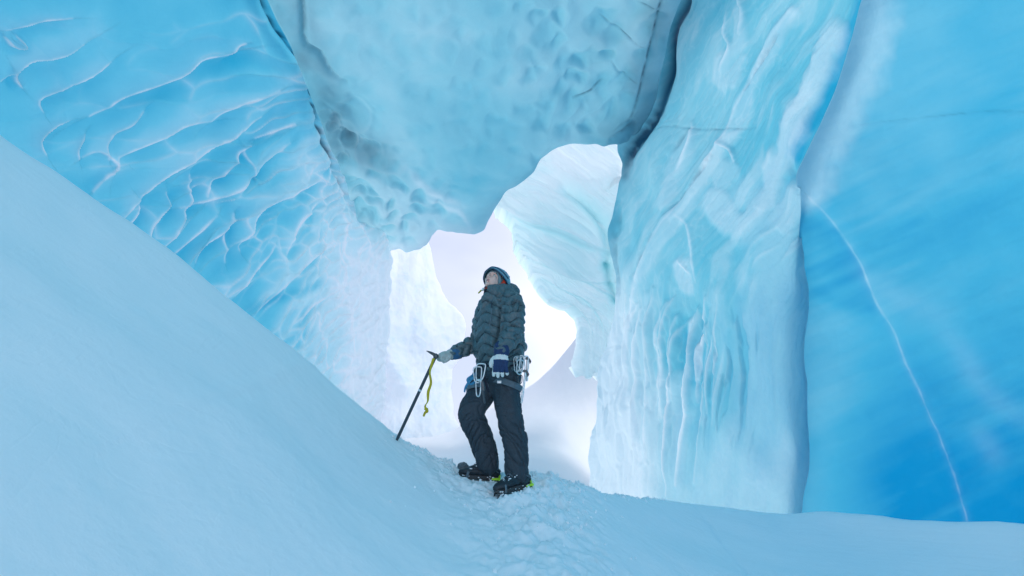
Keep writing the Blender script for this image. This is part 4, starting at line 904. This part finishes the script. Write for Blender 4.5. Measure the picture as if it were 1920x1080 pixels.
# local hand frame: x across (thumb side negative), y along the fingers, z out of the back of the hand
yv = (atv(936, 704, 3.72) - J['wrl']).normalized(); zv = Vector((-.18, -.98, .05)); zv = (zv - yv * zv.dot(yv)).normalized(); xv = yv.cross(zv)
ML = Matrix.Translation(J['wrl']) @ Matrix((xv, yv, zv)).transposed().to_4x4() @ Matrix.Diagonal((1.26, 1.04, 1.1, 1))
sx = 1 if xv.x > 0 else -1
fing = []
for k, (x0, ln, sp) in enumerate(((-.030, .072, -.006), (-.010, .080, -.001), (.011, .074, .004), (.031, .058, .010))):
    x0 *= sx; sp *= sx; fing.append(([(x0, .118, .0), (x0 + sp * .6, .118 + ln * .45, -.004), (x0 + sp, .118 + ln * .78, -.014), (x0 + sp * 1.1, .118 + ln * .93, -.022)], [.0115, .0112, .0108, .0095]))
def bandL(q):
    y = q[:, 1]; r = np.ones(len(q), int)                # 1 navy, 0 white
    r[(y > .050) & (y < .082)] = 0; r[y > .168] = 0
    r[(q[:, 0] * sx < -.040) & (y > .06)] = 0
    r[q[:, 2] < -.012] = 0; r[y < .045] = 1
    return r
gl = glove('glove', J['wrl'], ML, fing, ([(-.030 * sx, .050, -.004), (-.050 * sx, .078, -.006), (-.058 * sx, .104, -.012), (-.056 * sx, .122, -.018)], [.016, .0145, .013, .011]),
      ([(0, .02, 0), (0, .055, .002), (0, .09, .003), (0, .120, 0)], [.034, .042, .047, .045], [.026, .025, .022, .016]), [M_GLOVE_W, M_GLOVE_B], ([(0, -.02, 0), (0, .02, 0), (0, .04, 0)], [.046, .046, .040]), bandL, (1, 0, 0))
gl['label'] = 'navy work glove with white band and white fingertips'

# ---- ice axe (stands in the snow, held by its head)
# find where the shaft meets the snow
def snow_hit(px_, py_):
    for Y in np.arange(3.2, 5.2, .005):
        p = at(px_, py_, Y)
        if p[2] < float(snow_z(np.array([p[0]]), np.array([p[1]]))[0]): return Vector(p)
    return atv(px_, py_, 4.2)
tip = snow_hit(744, 825); headp = atv(816, 670, 3.98)
ax = (headp - tip).normalized(); axL = (headp - tip).length
axe = bpy.data.objects.new('ice_axe', None); COL.objects.link(axe); axe.location = tip; bpy.context.view_layer.update()
tag(axe, 'long dark ice axe planted in the snow under his gloved hand', 'ice axe')
mesh_obj('shaft', [loft([tip + ax * .02, tip + ax * (axL - .01)], [.0125, .0125], [.0165, .0165], side=(1, 0, 0), n=16, m=4)], M_SHAFT, axe)
mesh_obj('spike', [loft([tip - ax * .06, tip + ax * .0, tip + ax * .05], [.003, .010, .0135], n=12)], M_STEEL, axe)
mesh_obj('sticker', [loft([tip + ax * axL * .59, tip + ax * (axL * .59 + .016)], [.0140, .0140], [.0178, .0178], side=(1, 0, 0), n=16, m=3, cap=False)], M_ALU, axe)
pk = atv(800, 658, 3.93)
mesh_obj('pick', [loft([headp + ax * .015, headp.lerp(pk, .5) + Vector((0, 0, .010)), pk], [.013, .010, .003], [.004, .004, .002], side=tuple(ax), n=10)], M_STEEL, axe)
adz = atv(834, 668, 4.06)
mesh_obj('adze', [loft([headp + ax * .015, headp.lerp(adz, .6) + Vector((0, 0, .006)), adz], [.010, .010, .016], [.004, .005, .003], side=tuple(ax), n=10)], M_STEEL, axe)
mesh_obj('head_block', [ball(headp + ax * .010, (.020, .016, .022))], M_STEEL, axe)
def ribbon(name, pts, w, th, twist, mat, parent):
    P = crv([tuple(p) for p in pts], 60); V = []; F = []
    T = np.gradient(P, axis=0); T /= np.linalg.norm(T, axis=1, keepdims=True)
    for i in range(60):
        a = np.interp(i / 59, *twist); s_ = np.cross(T[i], [0, 1, 0]); s_ /= np.linalg.norm(s_); u = np.cross(T[i], s_); s2 = s_ * math.cos(a) + u * math.sin(a); u2 = -s_ * math.sin(a) + u * math.cos(a)
        for sa, sb in ((-1, -1), (1, -1), (1, 1), (-1, 1)): V.append(P[i] + s2 * w / 2 * sa + u2 * th / 2 * sb)
    for i in range(59):
        for k in range(4): F.append((i * 4 + k, i * 4 + (k + 1) % 4, i * 4 + 4 + (k + 1) % 4, i * 4 + 4 + k))
    F.append((0, 1, 2, 3)); F.append((236, 237, 238, 239))
    return mesh_obj(name, [(V, F)], mat, parent, smooth=False)
lea = ribbon('leash', [atv(*p) for p in ((813, 672, 3.95), (809, 685, 3.94), (806, 700, 3.93), (808, 718, 3.93), (803, 735, 3.92), (802, 752, 3.92), (797, 762, 3.92), (801, 770, 3.92), (797, 774, 3.92), (794, 781, 3.92))], .022, .003, ([0, .2, .45, .6, .8, 1], [.2, .9, .2, 1.2, .3, .9]), M_YEL, axe)
lea['label'] = 'yellow webbing leash hanging loose'
mesh_obj('leash_knot', [ball(atv(799, 767, 3.92), (.015, .012, .011)), ball(atv(801, 771, 3.915), (.010, .010, .012))], M_YEL, axe)

# right hand closes on the axe head
yv = (atv(822, 668, 3.99) - J['wrr']).normalized(); xv = Vector((.0, -1, -.2)); xv = (xv - yv * xv.dot(yv)).normalized(); zv = xv.cross(yv)
MR = Matrix.Translation(J['wrr']) @ Matrix((xv, yv, zv)).transposed().to_4x4()
dn = 1 if zv.z > 0 else -1        # the back of the hand is up
fing = []
for k, (x0, ln) in enumerate(((.034, .85), (.012, 1.0), (-.010, .95), (-.030, .8))):
    fing.append(([(x0, .088, .006 * dn), (x0, .118 * (1 if ln > .9 else .97), -.004 * dn), (x0, .122, -.022 * dn), (x0 - .002, .104, -.036 * dn), (x0 - .003, .084, -.034 * dn)], [.0130, .0135, .0132, .0125, .0115]))
def bandR(q): return (q[:, 1] < .022).astype(int)
gr_ = glove('glove', J['wrr'], MR, fing, ([(.030, .040, -.008 * dn), (.044, .062, -.026 * dn), (.040, .088, -.042 * dn), (.026, .106, -.050 * dn)], [.016, .015, .0135, .0115]),
      ([(0, .02, 0), (0, .05, .0), (.001, .075, -.004 * dn), (.002, .100, -.010 * dn)], [.034, .042, .046, .044], [.026, .029, .036, .036]), [M_GLOVE_G, M_CUFFB], ([(0, -.028, 0), (0, .0, 0), (0, .028, 0)], [.050, .049, .040]), bandR, (1, 0, 0))
gr_['label'] = 'pale grey glove with blue cuff closed on the axe head'

# ---- boots with crampons
def boot(heel, toe, shin, lab):
    xv = (toe - heel); L_ = xv.length; xv.normalize(); zv = Vector((0, 0, 1)); zv = (zv - xv * zv.dot(xv)).normalized(); yv = zv.cross(xv)
    M = Matrix.Translation(heel) @ Matrix((xv, yv, zv)).transposed().to_4x4()
    k = L_ / .30; inv = M.inverted(); sh = inv @ shin
    prof = [(.012, .030, .045), (.05, .040, .062), (.11, .040, .066), (.17, .046, .058), (.22, .050, .048), (.265, .044, .038), (.292, .026, .026)]
    low = loft([(x * k, 0, .030 + h * .62) for x, w, h in prof], [w for x, w, h in prof], [h * .74 for x, w, h in prof], side=(0, 1, 0), n=24)
    up = loft([(.060 * k, 0, .06), (.058 * k, 0, .11), (.060 * k + (sh.x - .06 * k) * .5, sh.y * .5, .16), (sh.x, sh.y, max(.20, sh.z - .01))], [.050, .049, .058, .066], [.056, .056, .062, .068], side=(0, 1, 0), n=24)
    tongue = loft([(.20 * k, 0, .085), (.15 * k, 0, .115), (.105 * k, 0, .155)], [.024, .028, .030], [.016, .016, .018], side=(0, 1, 0), n=16)
    def dd(co, no):
        q = co @ np.array(inv.to_3x3()).T + np.array(inv.translation)
        d_ = .004 * fbm(q[:, 0] * 18, q[:, 2] * 30, 931, 3) - .003 * (np.abs(q[:, 2] - .062 - .02 * np.sin(q[:, 0] * 12)) < .004)
        return d_, None
    b = fused('boot', [xf(low, M), xf(up, M), xf(tongue, M)], [M_BOOT], person, voxel=.005, smooth=3, disp=dd); b['label'] = lab
    # sole
    out_ = [(0.0, .0), (.004, .024), (.03, .036), (.10, .033), (.16, .040), (.22, .050), (.27, .042), (.298, .022), (.305, 0)]
    o2 = [(x * k, w) for x, w in out_] + [(x * k, -w) for x, w in out_[-2:0:-1]]; n = len(o2)
    V = [(x, y, .004 + (.014 * max(0, (x / k - .22) / .08) ** 2)) for x, y in o2] + [(x * .995 + .001, y * 1.04, .030 + (.012 * max(0, (x / k - .22) / .08) ** 2)) for x, y in o2]
    F = [tuple(range(n))[::-1], tuple(range(n, 2 * n))] + [(i, (i + 1) % n, n + (i + 1) % n, n + i) for i in range(n)]
    sole = mesh_obj('sole', [xf((V, F), M)], M_RUBBER, b, smooth=False, bevel=.003)
    # laces
    lc = []
    for i, xx in enumerate((.19, .165, .14, .118)):
        zz = .112 + i * .016; lc.append(xf(loft([(xx * k, -.034, zz - .022), (xx * k + .004, 0, zz), (xx * k, .034, zz - .022)], [.0028] * 3, n=6), M))
        lc.append(xf(loft([(xx * k, -.034, zz - .022), (xx * k - .010, 0, zz + .010), ((xx - .024) * k, .034, zz - .008)], [.0022] * 3, n=6), M))
    mesh_obj('laces', lc, M_STRAP, b)
    # crampon: frame, toe bail, strap, points, lime heel lever
    rails = []
    for s_ in (-1, 1):
        rails.append(xf(loft([(.13 * k, s_ * .030, .000), (.20 * k, s_ * .046, .000), (.27 * k, s_ * .036, .004), (.30 * k, s_ * .016, .008)], [.005] * 4, [.003] * 4, side=(0, 0, 1), n=8), M))
        rails.append(xf(loft([(.0, s_ * .026, .000), (.07 * k, s_ * .032, .000)], [.005] * 2, [.003] * 2, side=(0, 0, 1), n=8), M))
    rails.append(xf(boxm((.10 * k, 0, .0), (.10 * k, .010, .0025)), M))
    fr = mesh_obj('crampon_frame', rails, M_STEEL, b)
    for (x, y, dx) in [(.005, .026, 0), (.005, -.026, 0), (.065, .032, 0), (.065, -.032, 0), (.14, .034, 0), (.14, -.034, 0), (.19, .045, 0), (.19, -.045, 0), (.24, .044, .004), (.24, -.044, .004), (.285, .026, .018), (.285, -.026, .018)]:
        mesh_obj('crampon_point', [xf(loft([(x * k, y, .002), (x * k + dx, y, -.016), (x * k + dx * 1.8, y, -.030)], [.007, .0045, .001], [.003, .0025, .001], side=(1, 0, 0), n=6, m=4), M)], M_STEEL, b)
    mesh_obj('toe_strap', [xf(loft([(.245 * k, -.054, .012), (.240 * k, -.050, .050), (.225 * k, -.026, .085), (.220 * k, 0, .094), (.225 * k, .026, .085), (.240 * k, .050, .050), (.245 * k, .054, .012)], [.010] * 7, [.0025] * 7, side=(1, 0, 0), n=8, m=40), M)], M_STRAP, b)
    mesh_obj('ankle_strap', [xf(loft([(-.006, 0, .045), (.03 * k, .047, .075), (.11 * k, .044, .125), (.13 * k, 0, .146), (.11 * k, -.044, .125), (.03 * k, -.047, .075), (-.006, 0, .045)], [.0022] * 7, [.007] * 7, side=(0, 1, 0), n=8, m=60, cap=False, closed=True), M)], M_STRAP, b)
    hb_ = mesh_obj('heel_lever', [xf(joinm([boxm((.022 * k, 0, .012), (.034 * k, .039, .009)), boxm((-.008, 0, .024), (.007, .016, .020))]), M)], M_LIME, b, smooth=False, bevel=.004)
    hb_['label'] = 'lime green heel lever of the crampon'
    # snow caught on the laces and along the welt
    rs = random.Random(7 if 'raised' in lab else 8); cl = []
    for i in range(64):
        if i < 40: xx = rs.uniform(.09, .25); yy = rs.uniform(-.04, .04); zz = .150 - (xx - .09) * .42 - abs(yy) * .55 + rs.uniform(-.008, .006)
        else: xx = rs.uniform(.02, .29); yy = rs.choice((-1, 1)) * rs.uniform(.036, .048); zz = rs.uniform(.000, .03)
        r = rs.uniform(.0025, .0065); cl.append(xf(ball((xx * k, yy, zz), (r * rs.uniform(1, 2.4), r, r * .8), None, 4), M))
    o_ = mesh_obj('clinging_snow', cl, M_CLUMP, b); o_['kind'] = 'stuff'
    return b
boot(atv(934, 901, 4.235), atv(861, 897, 4.185), J['anr'], 'black mountaineering boot, the farther raised one with frosted laces')
boot(atv(993, 911, 4.12), atv(929, 929, 3.93), J['anl'], 'black mountaineering boot, the nearer one planted in the snow')

# ---- harness
def girdle(c, a, b, w, th, mat, name, parent, nrm_=None, arc=(0, 2 * math.pi), u=LFT, v=FWD):
    pts = [Vector(c) + u * a * math.cos(t) + v * b * math.sin(t) for t in np.linspace(arc[0], arc[1], 17)]
    return mesh_obj(name, [loft(pts, [w] * 17, [th] * 17, side=(0, 0, 1) if nrm_ is None else nrm_, n=10, m=60, cap=arc[1] - arc[0] < 6, closed=arc[1] - arc[0] > 6)], mat, parent)
har = girdle(atv(936, 686, 4.10), .205, .162, .022, .006, M_BUFF, 'harness', person)
def thigh_loop(i0, row, t, rr_, w, tilt=(0, 0, 0)):
    c = row[i0].lerp(row[i0 + 1], t); d_ = (row[i0 + 1] - row[i0]).normalized(); u = (LFT - d_ * LFT.dot(d_)).normalized(); v = d_.cross(u); d2 = (d_ + Vector(tilt)).normalized(); v = (v - d2 * v.dot(d2)).normalized(); u = (u - d2 * u.dot(d2)).normalized()
    return girdle(c, rr_, rr_, w, .006, M_STRAP, 'leg_loop', har, tuple(d2), u=u, v=v)
thigh_loop(0, ROWR, .75, .122, .020, (.35, 0, 0)); thigh_loop(0, ROWL, .45, .119, .024, (-.30, 0, .0))
mesh_obj('belay_loop', [loft([atv(903, 684, 3.87), atv(907, 705, 3.84), atv(912, 722, 3.86), atv(916, 735, 3.92)], [.010] * 4, [.004] * 4, side=(1, 0, 0), n=8)], M_BUFF, har)
mesh_obj('buckle', [boxm((0, 0, 0), (.016, .005, .011), Matrix.Translation(atv(936, 716, 3.86)))], M_ALU, har, bevel=.003)

# ---- gear hanging from the harness
def carabiner(top, px_dir, L_, Wd, facing, label, mat=M_ALU, group=None, r=.0052):
    e = bpy.data.objects.new('carabiner', None); COL.objects.link(e); e.location = top; bpy.context.view_layer.update()
    tag(e, label, 'carabiner', group)
    dn_ = Vector(px_dir).normalized(); f = Vector(facing); sd_ = dn_.cross(f).normalized()
    P = []
    for (u, v) in ((0, -.28), (0.05, -.5), (.28, -.5), (.5, -.46), (.80, -.36), (.97, -.16), (1, .05), (.93, .32), (.78, .42)): P.append(top + dn_ * u * L_ + sd_ * v * Wd)
    mesh_obj('body', [loft([top + dn_ * .22 * L_ + sd_ * .5 * Wd, top + dn_ * .06 * L_ + sd_ * .40 * Wd, top + sd_ * .1 * Wd] + P, [r] * 12, n=8, side=tuple(f), m=50)], mat, e)
    mesh_obj('gate', [loft([P[-1], top + dn_ * .22 * L_ + sd_ * .5 * Wd], [r * .7] * 2, n=8, side=tuple(f))], mat, e)
    return e
carabiner(atv(902, 682, 3.80), (-.08, .0, -1), .125, .068, (-.2, -1, 0), 'large silver carabiner on the front loop of his harness, uppermost of three')
carabiner(atv(895, 688, 3.82), (.06, -.02, -1), .115, .062, (.25, -1, 0), 'silver carabiner turned sideways behind the large one at the front of his harness')
carabiner(atv(897, 712, 3.80), (.02, .0, -1), .120, .045, (-.6, -1, 0), 'narrow pale carabiner hanging lowest at the front of his harness')
e = bpy.data.objects.new('belay_device', None); COL.objects.link(e); e.location = atv(903, 712, 3.80); bpy.context.view_layer.update()
tag(e, 'black belay device with a dark bar hanging before his thigh', 'belay device')
mesh_obj('body', [loft([atv(904, 716, 3.79), atv(905, 724, 3.79), atv(906, 732, 3.79)], [.014, .018, .014], [.008, .010, .008], side=(1, 0, 0), n=12)], M_STEEL, e)
mesh_obj('handle', [loft([atv(905, 730, 3.79), atv(907, 744, 3.78), atv(909, 755, 3.78)], [.008, .0075, .008], [.006] * 3, side=(1, 0, 0), n=10)], M_SHAFT, e)
sl = [atv(*p) for p in ((893, 700, 3.86), (884, 706, 3.84), (877, 712, 3.84), (882, 720, 3.84), (892, 714, 3.83), (886, 709, 3.82), (878, 718, 3.84), (873, 726, 3.86), (871, 734, 3.88))]
tag(mesh_obj('sling', [loft(sl, [.011] * 9, [.006] * 9, n=8, side=(0, 0, 1))], M_BLUEWEB), 'bunched blue webbing sling at his right hip', 'sling')
# rack of carabiners and screws on his left hip
gy_ = 3.90
labs = ['outermost silver carabiner of the bunch clipped at his left hip', 'silver carabiner in the bunch at his left hip, partly under the outermost', 'tilted silver carabiner in the middle of the bunch at his left hip', 'silver carabiner at the inner side of the bunch, close to the jacket hem', 'lowest silver carabiner of the bunch at his left hip']
for i, (a_, b_, dx_, fx_) in enumerate(((983, 668, .10, .3), (978, 667, -.16, -.4), (973, 668, .28, .1), (969, 668, .02, -.8), (976, 675, -.1, .7))):
    carabiner(atv(a_, b_, gy_ - .012 * i), (dx_, -.03, -1), .118 if i < 4 else .108, .060, (fx_, -1, .1), labs[i], M_ALU, 'carabiners bunched at the left hip', r=.0045)
for j, (a_, b_, ln_, lab) in enumerate(((985, 700, .215, 'longer silver ice screw hanging from the bunch at his left hip'), (989, 676, .15, 'shorter silver ice screw behind the carabiners at his left hip'))):
    e = bpy.data.objects.new('ice_screw', None); COL.objects.link(e); p0 = atv(a_, b_, 3.86 + .05 * j); e.location = p0; bpy.context.view_layer.update(); tag(e, lab, 'ice screw')
    dn_ = Vector((-.14 if j == 0 else -.04, 0, -1)).normalized(); p1 = p0 + dn_ * ln_
    mesh_obj('tube', [loft([p0, p1], [.0085, .0075], n=12, m=6)], M_ALU, e)
    mesh_obj('hanger', [loft([p0 + Vector((-.014, 0, .012)), p0 + Vector((0, 0, .018)), p0 + Vector((.020, 0, -.006)), p0 + Vector((.018, -.004, -.024))], [.008, .010, .009, .006], [.003] * 4, side=(0, 0, 1), n=8)], M_STEEL, e)
    for q in range(4):
        c = p0 + dn_ * (ln_ * (.55 + q * .13)); th_ = [c + Vector((math.cos(a) * .0095, math.sin(a) * .0095, a * .0012)) for a in np.linspace(0, 2 * math.pi, 9)]
        mesh_obj('thread', [loft(th_, [.002] * 9, n=5, m=20)], M_ALU, e)
carabiner(atv(975, 704, 3.88), (.04, 0, -1), .060, .034, (.3, -1, 0), 'small dark carabiner hanging below the bunch at his left hip', M_STEEL, r=.003)
# dark frosted ball-like lump behind the toe of the raised boot
p = atv(868, 874, 4.33); zb = float(snow_z(np.array([p.x]), np.array([p.y]))[0])
def rough(co, no): return .004 * fbm(co[:, 0] * 60, co[:, 2] * 60, 941, 3), None
tag(fused('stone', [ball((p.x, p.y, p.z - .010), (.047, .045, .042))], [M_STONE], None, voxel=.006, smooth=1, disp=rough), 'small round dark frosted lump behind the toe of the raised boot', 'stone')

# ---- crumbs of trodden snow along the crest and around the boots
rs = random.Random(5); cl = []
for i in range(900):
    if i < 330: x = rs.gauss(.45, .45); v = abs(rs.gauss(0, .10)) * -1 + .03
    elif i < 520: x = rs.uniform(-.95, -.3); v = -abs(rs.gauss(0, .10)) + .03
    else: x = rs.gauss(.1, .28); v = -abs(rs.gauss(0, .5)); x += -.09 * v
    if abs(x) > 2: continue
    y = float(np.interp(x, xs, YC)) + v; r = rs.uniform(.003, .011) * (1.6 if rs.random() < .08 else 1)
    z = float(snow_z(np.array([x]), np.array([y]))[0]); M = Matrix.Translation((x, y, z + r * .25)) @ Euler((rs.uniform(0, 3), rs.uniform(0, 3), rs.uniform(0, 3))).to_matrix().to_4x4()
    V_, F_ = ball((0, 0, 0), (r * rs.uniform(.8, 1.7), r, r * rs.uniform(.5, .9)), None, 4); V_ = [v_ * (1 + rs.uniform(-.22, .22)) for v_ in V_]
    cl.append(xf((V_, F_), M))
tag(mesh_obj('snow_crumbs', cl, M_SNOW, smooth=False), 'small crumbs of trodden snow scattered round the boots', kind='stuff')
